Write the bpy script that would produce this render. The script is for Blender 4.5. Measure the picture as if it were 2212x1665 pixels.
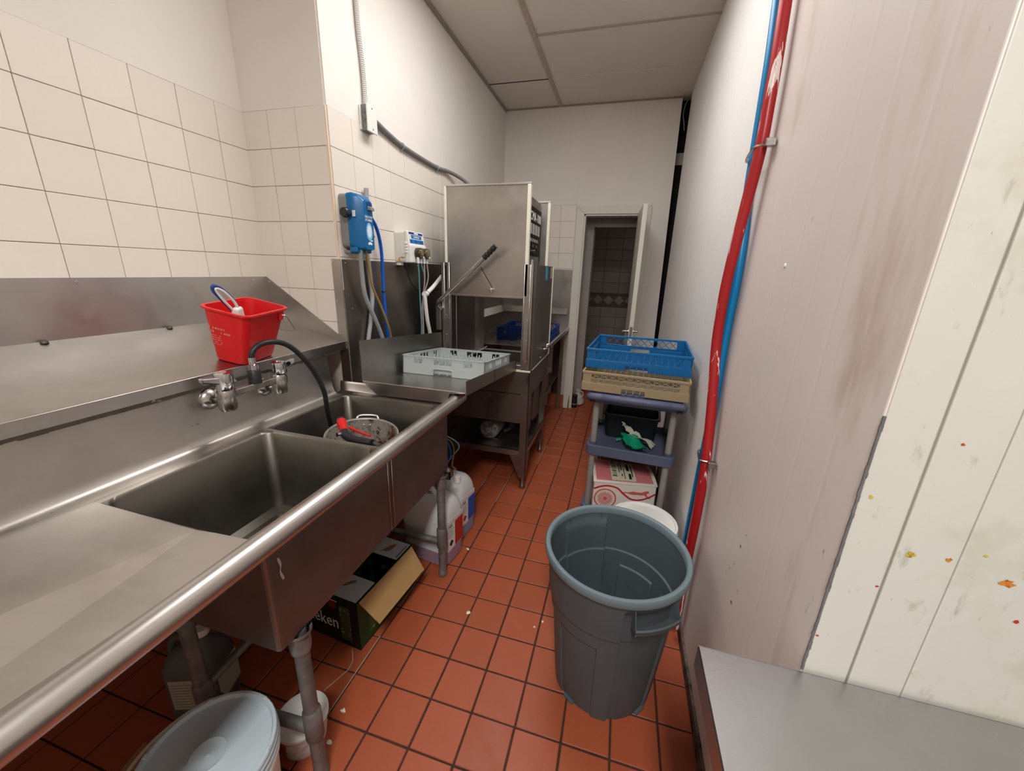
import bpy, bmesh, math, random
from mathutils import Matrix, Vector

# ------------------------------------------------------------------ clear
for o in list(bpy.data.objects):
    bpy.data.objects.remove(o, do_unlink=True)
C = bpy.context.scene.collection
SC = bpy.context.scene
random.seed(7)

# ------------------------------------------------------------------ camera, world, lights, exposure
cam_d = bpy.data.cameras.new('camera')
cam_d.sensor_width = 36.0
cam_d.sensor_fit = 'HORIZONTAL'
cam_d.lens = 13.5402
cam_d.clip_start = 0.02
cam = bpy.data.objects.new('camera', cam_d)
C.objects.link(cam)
_r, _u, _b = (0.962271, 0.270385, 0.030427), (-0.1052, 0.266586, 0.958053), (0.250932, -0.925107, 0.284973)
cam.matrix_world = Matrix(((_r[0], _u[0], _b[0], 1.75374), (_r[1], _u[1], _b[1], -0.17199), (_r[2], _u[2], _b[2], 1.49535), (0, 0, 0, 1)))
SC.camera = cam

wd = bpy.data.worlds.new('world')
SC.world = wd
wd.use_nodes = True
wd.node_tree.nodes['Background'].inputs[0].default_value = (1.0, 0.97, 0.93, 1)
wd.node_tree.nodes['Background'].inputs[1].default_value = 0.0

SC.view_settings.view_transform = 'Standard'
SC.view_settings.look = 'None'
SC.view_settings.exposure = 0.09
SC.view_settings.gamma = 1.0
SC.view_settings.use_curve_mapping = False

LIGHT_COL = (1.0, 0.986, 0.972)


def area(name, loc, sx, sy, power, rot=(0, 0, 0)):
    d = bpy.data.lights.new(name, 'AREA')
    d.shape = 'RECTANGLE'
    d.size = sx
    d.size_y = sy
    d.energy = power
    d.color = LIGHT_COL
    o = bpy.data.objects.new(name, d)
    o.location = loc
    o.rotation_euler = rot
    C.objects.link(o)
    return o


LAMPS = [(1.32, 1.75, .55, 1.15), (1.82, -1.05, .30, 1.15)]      # x, y, width, length of the ceiling lamps
POWER = [23.5, 74]
for (lx_, ly_, lw_, ll_), pw_ in zip(LAMPS, POWER):
    area('ceiling_lamp_light', (lx_, ly_, 2.99), lw_, ll_, pw_)
area('washroom_fill_light', (2.3, 5.2, 2.49), .3, .3, 2.0)  # added fill to brighten the room past the doorway, no fixture modelled

# ------------------------------------------------------------------ mesh helpers
WM = {}          # world matrix of every object made here


class MB:
    """collects vertices and faces of one part, in world or local space"""

    def __init__(s):
        s.v = []
        s.f = []
        s.sm = []
        s.m = []
        s.mi = 0

    def add(s, vs, fs, smooth=False):
        b = len(s.v)
        s.v += [Vector(p) for p in vs]
        for f in fs:
            s.f.append([b + i for i in f])
            s.sm.append(smooth)
            s.m.append(s.mi)
        return s

    def box(s, x0, x1, y0, y1, z0, z1, M=None):
        vs = [Vector(p) for p in ((x0, y0, z0), (x1, y0, z0), (x1, y1, z0), (x0, y1, z0), (x0, y0, z1), (x1, y0, z1), (x1, y1, z1), (x0, y1, z1))]
        if M is not None:
            vs = [M @ p for p in vs]
        return s.add(vs, [(3, 2, 1, 0), (4, 5, 6, 7), (0, 1, 5, 4), (1, 2, 6, 5), (2, 3, 7, 6), (3, 0, 4, 7)])

    def hexa(s, p):
        return s.add(p, [(3, 2, 1, 0), (4, 5, 6, 7), (0, 1, 5, 4), (1, 2, 6, 5), (2, 3, 7, 6), (3, 0, 4, 7)])

    def rings(s, rs, cap0=True, cap1=True, smooth=True, closed=True):
        n = len(rs[0])
        vs = [p for r in rs for p in r]
        fs = []
        for i in range(len(rs) - 1):
            for j in range(n if closed else n - 1):
                k = (j + 1) % n
                fs.append((i * n + j, i * n + k, (i + 1) * n + k, (i + 1) * n + j))
        b = len(s.v)
        s.add(vs, fs, smooth)
        if cap0:
            s.f.append([b + j for j in reversed(range(n))]); s.sm.append(False); s.m.append(s.mi)
        if cap1:
            o = b + (len(rs) - 1) * n
            s.f.append([o + j for j in range(n)]); s.sm.append(False); s.m.append(s.mi)
        return s

    def cyl(s, a, b, r0, r1=None, n=16, caps=True, smooth=True):
        a = Vector(a); b = Vector(b)
        r1 = r0 if r1 is None else r1
        d = (b - a).normalized()
        u = d.orthogonal().normalized()
        w = d.cross(u)
        R = []
        for c, r in ((a, r0), (b, r1)):
            R.append([c + (u * math.cos(2 * math.pi * k / n) + w * math.sin(2 * math.pi * k / n)) * r for k in range(n)])
        return s.rings(R, caps, caps, smooth)

    def lathe(s, prof, c=(0, 0, 0), n=32, cap0=True, cap1=True, axis='z', smooth=True):
        R = []
        c = Vector(c)
        for r, z in prof:
            ring = []
            for k in range(n):
                t = 2 * math.pi * k / n
                if axis == 'z':
                    q = Vector((r * math.cos(t), r * math.sin(t), z))
                elif axis == 'y':
                    q = Vector((r * math.cos(t), z, -r * math.sin(t)))
                else:
                    q = Vector((z, r * math.cos(t), r * math.sin(t)))
                ring.append(c + q)
            R.append(ring)
        return s.rings(R, cap0, cap1, smooth)

    def tube(s, pts, r, n=10, smooth=True, sub=6, caps=True):
        P = spline(pts, sub) if sub > 1 else [Vector(p) for p in pts]
        R = []
        up = None
        N = len(P)
        for i, p in enumerate(P):
            d = (P[min(i + 1, N - 1)] - P[max(i - 1, 0)]).normalized()
            if up is None:
                up = d.orthogonal().normalized()
            up = (up - d * up.dot(d)).normalized()
            w = d.cross(up)
            rr = r(i / (N - 1)) if callable(r) else r
            R.append([p + (up * math.cos(2 * math.pi * k / n) + w * math.sin(2 * math.pi * k / n)) * rr for k in range(n)])
        return s.rings(R, caps, caps, smooth)

    def prism(s, poly, a, b, axis='z', M=None):
        """polygon (2d) pushed from a to b along an axis"""
        def pt(p, h):
            q = {'z': (p[0], p[1], h), 'y': (p[0], h, p[1]), 'x': (h, p[0], p[1])}[axis]
            q = Vector(q)
            return M @ q if M is not None else q
        n = len(poly)
        vs = [pt(p, a) for p in poly] + [pt(p, b) for p in poly]
        fs = [tuple(reversed(range(n))), tuple(range(n, 2 * n))] + [(i, (i + 1) % n, n + (i + 1) % n, n + i) for i in range(n)]
        return s.add(vs, fs)

    def plate(s, u0, u1, v0, v1, t0, t1, holes, axis='y', M=None):
        """slab in the u-v plane with rectangular holes, thickness t0..t1 along axis"""
        us = sorted({u0, u1} | {h[i] for h in holes for i in (0, 1)})
        vs_ = sorted({v0, v1} | {h[i] for h in holes for i in (2, 3)})
        us = [x for x in us if u0 <= x <= u1]
        vs_ = [x for x in vs_ if v0 <= x <= v1]

        def pt(u, v, t):
            q = Vector({'y': (u, t, v), 'x': (t, u, v), 'z': (u, v, t)}[axis])
            return M @ q if M is not None else q

        def solid(i, j):
            if i < 0 or j < 0 or i >= len(us) - 1 or j >= len(vs_) - 1:
                return False
            cu = (us[i] + us[i + 1]) / 2
            cv = (vs_[j] + vs_[j + 1]) / 2
            return not any(h[0] < cu < h[1] and h[2] < cv < h[3] for h in holes)
        for i in range(len(us) - 1):
            for j in range(len(vs_) - 1):
                if not solid(i, j):
                    continue
                a, b, c, d = us[i], us[i + 1], vs_[j], vs_[j + 1]
                q = [pt(a, c, t0), pt(b, c, t0), pt(b, d, t0), pt(a, d, t0), pt(a, c, t1), pt(b, c, t1), pt(b, d, t1), pt(a, d, t1)]
                fs = [(3, 2, 1, 0), (4, 5, 6, 7)]
                if not solid(i, j - 1): fs.append((0, 1, 5, 4))
                if not solid(i + 1, j): fs.append((1, 2, 6, 5))
                if not solid(i, j + 1): fs.append((2, 3, 7, 6))
                if not solid(i - 1, j): fs.append((3, 0, 4, 7))
                s.add(q, fs)
        return s

    def obj(s, name, mat, parent=None, bev=0.0, seg=2, origin=None, local=False, weld=False, subd=0, merge=None):
        me = bpy.data.meshes.new(name)
        if parent is not None and not local:
            inv = WM[parent].inverted()
            vs = [inv @ p for p in s.v]
            W = WM[parent]
        elif parent is not None:
            vs = s.v
            W = WM[parent]
        else:
            if origin is None and not local:
                xs = [p.x for p in s.v]; ys = [p.y for p in s.v]; zs = [p.z for p in s.v]
                origin = ((min(xs) + max(xs)) / 2, (min(ys) + max(ys)) / 2, min(zs))
            origin = Vector(origin or (0, 0, 0))
            vs = [p - origin for p in s.v] if not local else s.v
            W = Matrix.Translation(origin)
        me.from_pydata([tuple(p) for p in vs], [], s.f)
        for p, q, mi in zip(me.polygons, s.sm, s.m):
            p.use_smooth = q
            p.material_index = mi
        for m_ in (mat if isinstance(mat, (list, tuple)) else [mat]):
            me.materials.append(m_)
        bm = bmesh.new()
        bm.from_mesh(me)
        if bev > 0 or weld:
            bmesh.ops.remove_doubles(bm, verts=bm.verts, dist=1e-5)
        bmesh.ops.recalc_face_normals(bm, faces=bm.faces)
        if bev > 0:
            es = [e for e in bm.edges if len(e.link_faces) == 2 and e.calc_face_angle(0) > 0.6]
            bmesh.ops.bevel(bm, geom=es, offset=bev, segments=seg, profile=0.5, affect='EDGES', clamp_overlap=True)
        for e in bm.edges:
            if len(e.link_faces) == 2 and e.calc_face_angle(0) > .85:
                e.smooth = False
        bm.to_mesh(me)
        bm.free()
        o = bpy.data.objects.new(name, me)
        C.objects.link(o)
        if parent is not None:
            o.parent = parent
        else:
            o.location = W.to_translation()
        WM[o] = W
        if subd:
            md = o.modifiers.new('subsurf', 'SUBSURF')
            md.levels = subd
            md.render_levels = subd
        return o


def spline(pts, sub=6):
    P = [Vector(p) for p in pts]
    if len(P) < 3:
        return P
    Q = [P[0] * 2 - P[1]] + P + [P[-1] * 2 - P[-2]]
    out = []
    for i in range(1, len(Q) - 2):
        a, b, c, d = Q[i - 1], Q[i], Q[i + 1], Q[i + 2]
        for k in range(sub):
            t = k / sub
            out.append(0.5 * ((2 * b) + (c - a) * t + (2 * a - 5 * b + 4 * c - d) * t * t + (3 * b - a - 3 * c + d) * t ** 3))
    out.append(P[-1])
    return out


def rrect(x0, x1, y0, y1, r, z, n=5):
    out = []
    for cx, cy, a0 in ((x1 - r, y1 - r, 0), (x0 + r, y1 - r, 90), (x0 + r, y0 + r, 180), (x1 - r, y0 + r, 270)):
        for k in range(n + 1):
            t = math.radians(a0 + 90 * k / n)
            out.append(Vector((cx + r * math.cos(t), cy + r * math.sin(t), z)))
    return out


def tag(o, label=None, cat=None, group=None, kind=None):
    if label: o['label'] = label
    if cat: o['category'] = cat
    if group: o['group'] = group
    if kind: o['kind'] = kind
    return o


def thing(name, label, cat, loc=(0, 0, 0), rot=(0, 0, 0), group=None, M=None):
    o = bpy.data.objects.new(name, None)
    o.empty_display_size = 0.05
    C.objects.link(o)
    if M is None:
        M = Matrix.Translation(loc) @ Matrix.Rotation(rot[2], 4, 'Z') @ Matrix.Rotation(rot[1], 4, 'Y') @ Matrix.Rotation(rot[0], 4, 'X')
    o.matrix_world = M
    WM[o] = M.copy()
    return tag(o, label, cat, group)


def copy_tree(o, parent=None):
    c = o.copy()
    C.objects.link(c)
    if parent is not None:
        c.parent = parent
    WM[c] = WM[o]
    for ch in [x for x in bpy.data.objects if x.parent == o]:
        copy_tree(ch, c)
    return c


def struct(o):
    o['kind'] = 'structure'
    return o


def text(name, body, size, mat, M, parent=None, ext=0.0004, align='LEFT', sx=1.0):
    cu = bpy.data.curves.new(name, 'FONT')
    cu.body = body
    cu.size = size
    cu.extrude = ext
    cu.resolution_u = 2
    cu.align_x = align
    t = bpy.data.objects.new(name, cu)
    C.objects.link(t)
    dg = bpy.context.evaluated_depsgraph_get()
    me = bpy.data.meshes.new_from_object(t.evaluated_get(dg))
    bpy.data.objects.remove(t, do_unlink=True)
    mb = MB()
    mb.v = [M @ Vector((v.co.x * sx, v.co.y, v.co.z)) for v in me.vertices]
    for p in me.polygons:
        mb.f.append(list(p.vertices)); mb.sm.append(False); mb.m.append(0)
    bpy.data.meshes.remove(me)
    return mb.obj(name, mat, parent)


def frame(o, u, v):
    """matrix whose x runs along u, y along v, origin o"""
    u = Vector(u).normalized(); v = Vector(v)
    v = (v - u * v.dot(u)).normalized()
    w = u.cross(v)
    return Matrix(((u.x, v.x, w.x, o[0]), (u.y, v.y, w.y, o[1]), (u.z, v.z, w.z, o[2]), (0, 0, 0, 1)))


# ------------------------------------------------------------------ materials
def srgb(r, g, b):
    f = lambda c: c / 12.92 if c <= 0.04045 else ((c + 0.055) / 1.055) ** 2.4
    return tuple(f(c / 255) for c in (r, g, b))


def mat(name, col, rough=0.5, metal=0.0, var=0.0, vscale=6.0, stretch=(1, 1, 1), bump=0.0, bscale=60.0, bstretch=None,
        spec=0.5, rvar=0.0, spots=None, rnd=0.0, alpha=None, trans=0.0, emit=None, ior=1.45, coat=0.0, sss=0.0):
    m = bpy.data.materials.new(name)
    m.use_nodes = True
    nt = m.node_tree
    N, L = nt.nodes, nt.links
    b = N['Principled BSDF']
    b.inputs['Roughness'].default_value = rough
    b.inputs['Metallic'].default_value = metal
    b.inputs['Specular IOR Level'].default_value = spec
    b.inputs['IOR'].default_value = ior
    if trans: b.inputs['Transmission Weight'].default_value = trans
    if coat: b.inputs['Coat Weight'].default_value = coat
    if sss:
        b.inputs['Subsurface Weight'].default_value = sss
        b.inputs['Subsurface Radius'].default_value = (0.02, 0.02, 0.02)
    if alpha is not None: b.inputs['Alpha'].default_value = alpha
    if emit:
        b.inputs['Emission Color'].default_value = (*emit[0], 1)
        b.inputs['Emission Strength'].default_value = emit[1]
    col = tuple(col)
    cur = None

    def rgb(c):
        n = N.new('ShaderNodeRGB'); n.outputs[0].default_value = (*c, 1); return n.outputs[0]
    tc = N.new('ShaderNodeTexCoord')
    coord = tc.outputs['Object']

    def mapped(st):
        mp = N.new('ShaderNodeMapping'); mp.inputs['Scale'].default_value = st
        L.new(coord, mp.inputs[0]); return mp.outputs[0]

    def noise(scale, st=(1, 1, 1), detail=4.0, rough_=0.6):
        n = N.new('ShaderNodeTexNoise'); n.inputs['Scale'].default_value = scale
        n.inputs['Detail'].default_value = detail; n.inputs['Roughness'].default_value = rough_
        L.new(mapped(st), n.inputs['Vector']); return n.outputs['Fac']

    def mixc(fac, a, c, mode='MIX'):
        n = N.new('ShaderNodeMix'); n.data_type = 'RGBA'; n.blend_type = mode
        if isinstance(fac, float): n.inputs['Factor'].default_value = fac
        else: L.new(fac, n.inputs['Factor'])
        for s_, i in ((a, 6), (c, 7)):
            if isinstance(s_, tuple): n.inputs[i].default_value = (*s_, 1)
            else: L.new(s_, n.inputs[i])
        return n.outputs[2]

    def ramp(x, lo, hi):
        n = N.new('ShaderNodeMapRange'); n.inputs['From Min'].default_value = lo; n.inputs['From Max'].default_value = hi
        L.new(x, n.inputs['Value']); return n.outputs['Result']
    base = col
    if var > 0:
        f = ramp(noise(vscale, stretch), 0.3, 0.7)
        base = mixc(f, tuple(c * (1 - var) for c in col), tuple(min(1, c * (1 + var)) for c in col))
    if rnd > 0:
        oi = N.new('ShaderNodeObjectInfo')
        f = oi.outputs['Random']
        lo = tuple(c * (1 - rnd) for c in col); hi = tuple(min(1, c * (1 + rnd)) for c in col)
        base2 = mixc(f, lo, hi)
        base = mixc(0.5, base, base2) if var > 0 else base2
    if spots:
        for sc, lo, hi, c, st in spots:
            f = ramp(noise(sc, st, 5.0, 0.65), lo, hi)
            base = mixc(f, base, c)
    if isinstance(base, tuple):
        b.inputs['Base Color'].default_value = (*base, 1)
    else:
        L.new(base, b.inputs['Base Color'])
    if rvar > 0:
        f = noise(vscale * 1.7, stretch)
        mr = N.new('ShaderNodeMapRange')
        mr.inputs['From Min'].default_value = 0.3; mr.inputs['From Max'].default_value = 0.7
        mr.inputs['To Min'].default_value = max(0.02, rough - rvar); mr.inputs['To Max'].default_value = min(1, rough + rvar)
        L.new(f, mr.inputs['Value']); L.new(mr.outputs['Result'], b.inputs['Roughness'])
    if bump > 0:
        bn = N.new('ShaderNodeBump'); bn.inputs['Strength'].default_value = bump; bn.inputs['Distance'].default_value = 0.002
        L.new(noise(bscale, bstretch or stretch, 3.0), bn.inputs['Height'])
        L.new(bn.outputs['Normal'], b.inputs['Normal'])
    return m


def steel(name, col, rough, st=(1, 1, 1), spots=None, var=0.12):
    return mat(name, col, rough, 1.0, var=var, vscale=3.5, rvar=0.06, bump=0.05, bscale=22, bstretch=st, spots=spots)


WHITE = srgb(222, 216, 208)
M_PAINT = mat('wall_paint', srgb(226, 220, 213), 0.75, var=0.03, vscale=3, bump=0.25, bscale=25, spots=[(2.2, .68, .80, srgb(205, 198, 190), (1, 1, .3))])
M_CEIL = mat('ceiling_panel', srgb(214, 207, 198), 0.85, var=0.04, vscale=2, bump=0.2, bscale=40)
M_BATTEN = mat('ceiling_batten', srgb(178, 163, 146), 0.7, var=0.12, vscale=20)
M_WTILE = mat('wall_tile_glaze', srgb(224, 216, 205), 0.45, var=0.03, vscale=9, rnd=0.035, bump=0.1, bscale=50, spots=[(5, .66, .8, srgb(212, 203, 190), (1, 1, 1))])
M_GROUT = mat('wall_grout', srgb(190, 178, 164), 0.9, var=0.15, vscale=12)
M_FTILE = mat('quarry_tile', srgb(158, 78, 48), 0.46, var=0.12, vscale=7, rnd=0.14, bump=0.12, bscale=90, rvar=0.08, spots=[(14, .70, .80, srgb(120, 58, 38), (1, 1, 1))])
M_FGROUT = mat('floor_grout', srgb(58, 40, 33), 0.9, var=0.3, vscale=30)
M_STEEL = steel('stainless_steel', (0.46, 0.43, 0.40), 0.34, (1, 12, 12))
M_STEEL_Y = steel('stainless_steel_long', (0.47, 0.44, 0.41), 0.33, (12, 1, 12), spots=[(2.0, .62, .8, (0.40, 0.33, 0.30), (1, 1, 1))])
M_STEEL_Z = steel('stainless_steel_upright', (0.40, 0.375, 0.35), 0.36, (12, 12, 1))
M_STEEL_D = steel('stained_steel', (0.30, 0.265, 0.235), 0.40, (10, 10, 1), spots=[(6, .60, .72, (0.16, 0.13, 0.11), (1, 1, .3))])
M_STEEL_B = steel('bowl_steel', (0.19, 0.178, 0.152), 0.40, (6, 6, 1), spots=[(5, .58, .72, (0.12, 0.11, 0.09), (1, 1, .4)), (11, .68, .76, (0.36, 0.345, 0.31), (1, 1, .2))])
M_STEEL_L = steel('bright_steel', (0.60, 0.58, 0.555), 0.30, (12, 12, 1))
M_CHROME = mat('chrome', (0.62, 0.62, 0.64), 0.12, 1.0)
M_CHROME_D = mat('worn_chrome', (0.42, 0.40, 0.37), 0.28, 1.0, var=0.35, vscale=40, spots=[(30, .60, .72, (0.13, 0.11, 0.08), (1, 1, 1))])
M_GALV = mat('galvanised_pipe', (0.20, 0.195, 0.185), 0.55, 0.5, var=0.35, vscale=16, bump=0.3, bscale=60, spots=[(14, .58, .72, (0.10, 0.085, 0.07), (1, 1, .5))])
M_BLACK = mat('black_rubber', (0.012, 0.012, 0.013), 0.45, var=0.2, vscale=20)
M_BLACKP = mat('black_plastic', (0.016, 0.016, 0.018), 0.32)
M_RED = mat('red_plastic', (0.62, 0.010, 0.012), 0.33, var=0.08, vscale=10, sss=0.0)
M_WPLAS = mat('white_plastic', srgb(225, 224, 218), 0.4, var=0.03, vscale=8)
M_WDOOR = mat('door_paint', srgb(214, 209, 198), 0.5, var=0.04, vscale=6, spots=[(9, .72, .8, srgb(160, 146, 126), (1, 1, .2))])
M_DARK = mat('dark_void', (0.01, 0.009, 0.008), 0.9)
M_WHITEPR = mat('white_print', srgb(235, 235, 232), 0.5)

# ------------------------------------------------------------------ the setting
XB, YB, YE, XR, YR, ZC = 0.453, 1.448, 4.052, 2.15, 0.50, 3.0126
Q, ZT = 0.1536, 2.1484       # wall tile pitch and top of the tiling
P = 0.158                    # floor tile pitch
FX, FY = 0.9222, 1.2123      # a floor joint crossing

# floor -------------------------------------------------------------
fl = struct(MB().box(-0.2, 3.4, -2.6, 6.6, -0.06, -0.004).obj('floor', M_FGROUT))
mb = MB().box(0, P - .0062, 0, P - .0062, -0.02, 0.0)
proto = mb.obj('floor_tile', M_FTILE, fl, bev=0.0022, seg=1, local=True)
tile_me = proto.data
bpy.data.objects.remove(proto, do_unlink=True)
rest = MB()
cnt = 0
for i in range(-6, 15):
    for j in range(-36, 24):
        x0 = FX + i * P + .0037
        y0 = FY - j * P + .0037
        if x0 + P > 3.3 or y0 < -2.5 or y0 > 6.5 or x0 + P < .0:
            continue
        seen = (x0 < XR and -.05 < y0 < 4.2 and x0 > .45 and not (x0 < .80 and y0 > 1.45)) or (1.1 < x0 < 1.5 and 4.2 <= y0 < 5.0)
        if x0 > 2.15 - .02 or (x0 > 1.9 and y0 > 1.5) or (x0 < .8 and y0 < .25): seen = False
        dz = random.uniform(-.0008, .0004)
        if seen and cnt < 300:
            o = bpy.data.objects.new('floor_tile', tile_me)
            C.objects.link(o)
            o.parent = fl
            o.location = Vector((x0, y0, dz)) - fl.location
            o.rotation_euler = (random.uniform(-.003, .003), random.uniform(-.003, .003), random.uniform(-.004, .004))
            cnt += 1
        else:
            rest.box(x0, x0 + P - .0062, y0, y0 + P - .0062, -.02, dz)
r_ = rest.obj('floor_tiles_out_of_view', M_FTILE, fl)
r_['kind'] = 'stuff'


def wall_tiles(parent, cells, axis, face, t=.006):
    """one tile object per cell (a0, a1, z0, z1); face = coordinate of the grout face, out = sign"""
    cache = {}
    for a0, a1, z0, z1 in cells:
        g = .0011
        w, h = round(a1 - a0 - 2 * g, 4), round(z1 - z0 - 2 * g, 4)
        if w < .012 or h < .012:
            continue
        key = (w, h)
        if key not in cache:
            m = MB()
            if axis == 'x': m.box(0, t, 0, w, 0, h)
            else: m.box(0, w, -t, 0, 0, h)
            o = m.obj('wall_tile', M_WTILE, parent, bev=0.0016, seg=2, local=True)
            cache[key] = o.data
        else:
            o = bpy.data.objects.new('wall_tile', cache[key])
            C.objects.link(o)
            o.parent = parent
        k = random.uniform(-.0006, .0006)
        loc = Vector((face + k, a0 + g, z0 + g)) if axis == 'x' else Vector((a0 + g, face - k, z0 + g))
        o.location = WM[parent].inverted() @ loc
        o.rotation_euler = (random.uniform(-.003, .003), random.uniform(-.003, .003), random.uniform(-.003, .003))


def grid(a_edges, z_edges):
    return [(a0, a1, z1, z0) for a0, a1 in zip(a_edges, a_edges[1:]) for z0, z1 in zip(z_edges, z_edges[1:])]


zrows = [ZT - k * Q for k in range(0, 9)]

# left wall: plaster above, tiles below on a grout bed ------------------
wl = struct(MB().box(-.12, 0, -2.6, YB, 0, ZC + .05).box(0, .004, -2.6, YB, ZT, ZC).obj('wall_left', M_PAINT))
gb = MB().box(0, .0015, -2.6, YB, .0, ZT).obj('grout_bed', M_GROUT, wl)
yv = .6986
ys = [yv + k * Q for k in range(-4, 5)] + [YB]
wall_tiles(wl, grid(ys, zrows[:7]), 'x', .0)
ys = [-2.6, -1.6, -.6, ys[0]]
m = MB()
for a0 in [yv - (4 + k) * Q for k in range(1, 18)]:
    for z0, z1 in zip(zrows, zrows[1:7]):
        m.box(0, .006, a0 + .0016, a0 + Q - .0016, z1 + .0016, z0 - .0016)
o = m.obj('wall_tiles_behind_view', M_WTILE, wl)
o['kind'] = 'stuff'

# return wall (faces the camera) ----------------------------------------
wr = struct(MB().box(-.12, XB - .004, YB, YB + .12, 0, ZC + .05).box(.0, XB - .004, YB - .004, YB, ZT, ZC).obj('wall_left_return', M_PAINT))
MB().box(0, XB - .006, YB - .0015, YB, 0, ZT).obj('grout_bed', M_GROUT, wr)
xs = [0, XB - 2 * Q - .004, XB - Q - .004, XB - .004]
wall_tiles(wr, grid(xs, zrows[:8]), 'y', YB)
MB().box(XB - .012, XB + .001, YB - .006, YB + .004, 1.52, ZT).obj('corner_bead', mat('corner_bead_cream', srgb(226, 203, 180), .6), wr, bev=.002)

# bump wall ----------------------------------------------------------------
wb = struct(MB().box(XB - .1, XB, YB, YE + .12, 0, ZC + .05).box(XB, XB + .004, YB, YE, ZT, ZC).obj('wall_left_far', M_PAINT))
MB().box(XB, XB + .0015, YB, YE, 0, ZT).obj('grout_bed', M_GROUT, wb)
ys = [YB + .002] + [YB + k * Q + .0035 for k in range(1, 17)] + [YE]
wall_tiles(wb, grid(ys, [zrows[k] for k in range(0, 6)]), 'x', XB)

# back wall with the doorway -----------------------------------------------
DX0, DX1, DZ = 1.300, 1.868, 2.066
m = MB().plate(XB - .1, 2.02, 0, ZC + .05, YE, YE + .12, [(DX0, DX1, -.01, DZ)])
m.hexa([(2.02, YE, 0), (2.134, YE, 0), (2.134, YE + .12, 0), (2.02, YE + .12, 0), (2.02, YE, ZC), (2.084, YE, ZC), (2.084, YE + .12, ZC), (2.02, YE + .12, ZC)])
m.box(XB, 1.225, YE - .004, YE, ZT, ZC)
wk = struct(m.obj('wall_back', M_PAINT))
MB().box(XB, 1.222, YE - .0015, YE, 0, ZT).obj('grout_bed', M_GROUT, wk)
xs = [XB] + [1.222 - k * Q for k in (4, 3, 2, 1, 0)]
wall_tiles(wk, grid(xs, zrows[:6]), 'y', YE)

# ceiling: panels between battens ------------------------------------------
ce = struct(MB().box(-.1, 3.4, -2.6, YE + .1, ZC + .012, ZC + .06).obj('ceiling', M_DARK))
lx = [-.1, 1.003, 2.30, 3.4]
ly = [-2.6, -1.4, -.17, 1.06, 2.28, 3.50, YE + .1]
ry = [-2.6, -2.0, -.78, -.17, .44, 1.67, 2.28, 2.885, 3.50, YE + .1]
for k in range(3):
    yy = ly if k == 0 else ry
    for y0, y1 in zip(yy, yy[1:]):
        s = random.uniform(-.0015, .0015)
        m = MB().hexa([(lx[k] + .004, y0 + .003, ZC + s), (lx[k + 1] - .004, y0 + .003, ZC - s), (lx[k + 1] - .004, y1 - .003, ZC + s), (lx[k] + .004, y1 - .003, ZC - s),
                       (lx[k] + .004, y0 + .003, ZC + .012), (lx[k + 1] - .004, y0 + .003, ZC + .012), (lx[k + 1] - .004, y1 - .003, ZC + .012), (lx[k] + .004, y1 - .003, ZC + .012)])
        m.obj('ceiling_panel', M_CEIL, ce, bev=.002, seg=1)
MB().box(.988, 1.018, -2.6, YE, ZC - .010, ZC).obj('batten', M_BATTEN, ce, bev=.002)
for y in (1.67, 2.28, 2.885, 3.5):
    MB().box(1.018, XR + .02, y - .011, y + .011, ZC - .005, ZC).obj('batten', M_CEIL if y > 3 else M_BATTEN, ce, bev=.002)
MB().box(XB + .004, XB + .022, YB, YE, ZC - .020, ZC).obj('edge_trim', mat('edge_trim_grey', srgb(150, 142, 132), .7, var=.1, vscale=12), ce, bev=.002)
MB().box(XB, 2.09, YE - .014, YE - .004, ZC - .012, ZC).obj('edge_trim', bpy.data.materials['edge_trim_grey'], ce, bev=.002)
MB().box(XB + .02, .99, 3.496, 3.504, ZC - .0035, ZC + .001).obj('joint_shadow_gap', M_DARK, ce)
MB().cyl((1.62, 2.42, ZC - .012), (1.62, 2.42, ZC), .011, n=12).obj('screw_plug', M_BLACKP, ce)

# cooler wall on the right: insulated panels -------------------------------
def panel_mat(name, col, period, dirt, rib=.6):
    m = mat(name, col, 0.42, var=.025, vscale=2.5, spots=dirt)
    nt = m.node_tree; N, L = nt.nodes, nt.links
    tc = N.new('ShaderNodeTexCoord'); sp = N.new('ShaderNodeSeparateXYZ')
    L.new(tc.outputs['Object'], sp.inputs[0])
    mu = N.new('ShaderNodeMath'); mu.operation = 'MULTIPLY'; mu.inputs[1].default_value = 1 / period
    L.new(sp.outputs['Y'], mu.inputs[0])
    fr = N.new('ShaderNodeMath'); fr.operation = 'FRACT'; L.new(mu.outputs[0], fr.inputs[0])
    a = N.new('ShaderNodeMapRange'); a.inputs['From Min'].default_value = 0.0; a.inputs['From Max'].default_value = .08
    L.new(fr.outputs[0], a.inputs['Value'])
    b = N.new('ShaderNodeMapRange'); b.inputs['From Min'].default_value = 1.0; b.inputs['From Max'].default_value = .92
    L.new(fr.outputs[0], b.inputs['Value'])
    mn = N.new('ShaderNodeMath'); mn.operation = 'MINIMUM'; L.new(a.outputs[0], mn.inputs[0]); L.new(b.outputs[0], mn.inputs[1])
    bu = N.new('ShaderNodeBump'); bu.inputs['Strength'].default_value = rib; bu.inputs['Distance'].default_value = .002
    L.new(mn.outputs[0], bu.inputs['Height']); L.new(bu.outputs[0], N['Principled BSDF'].inputs['Normal'])
    return m


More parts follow.
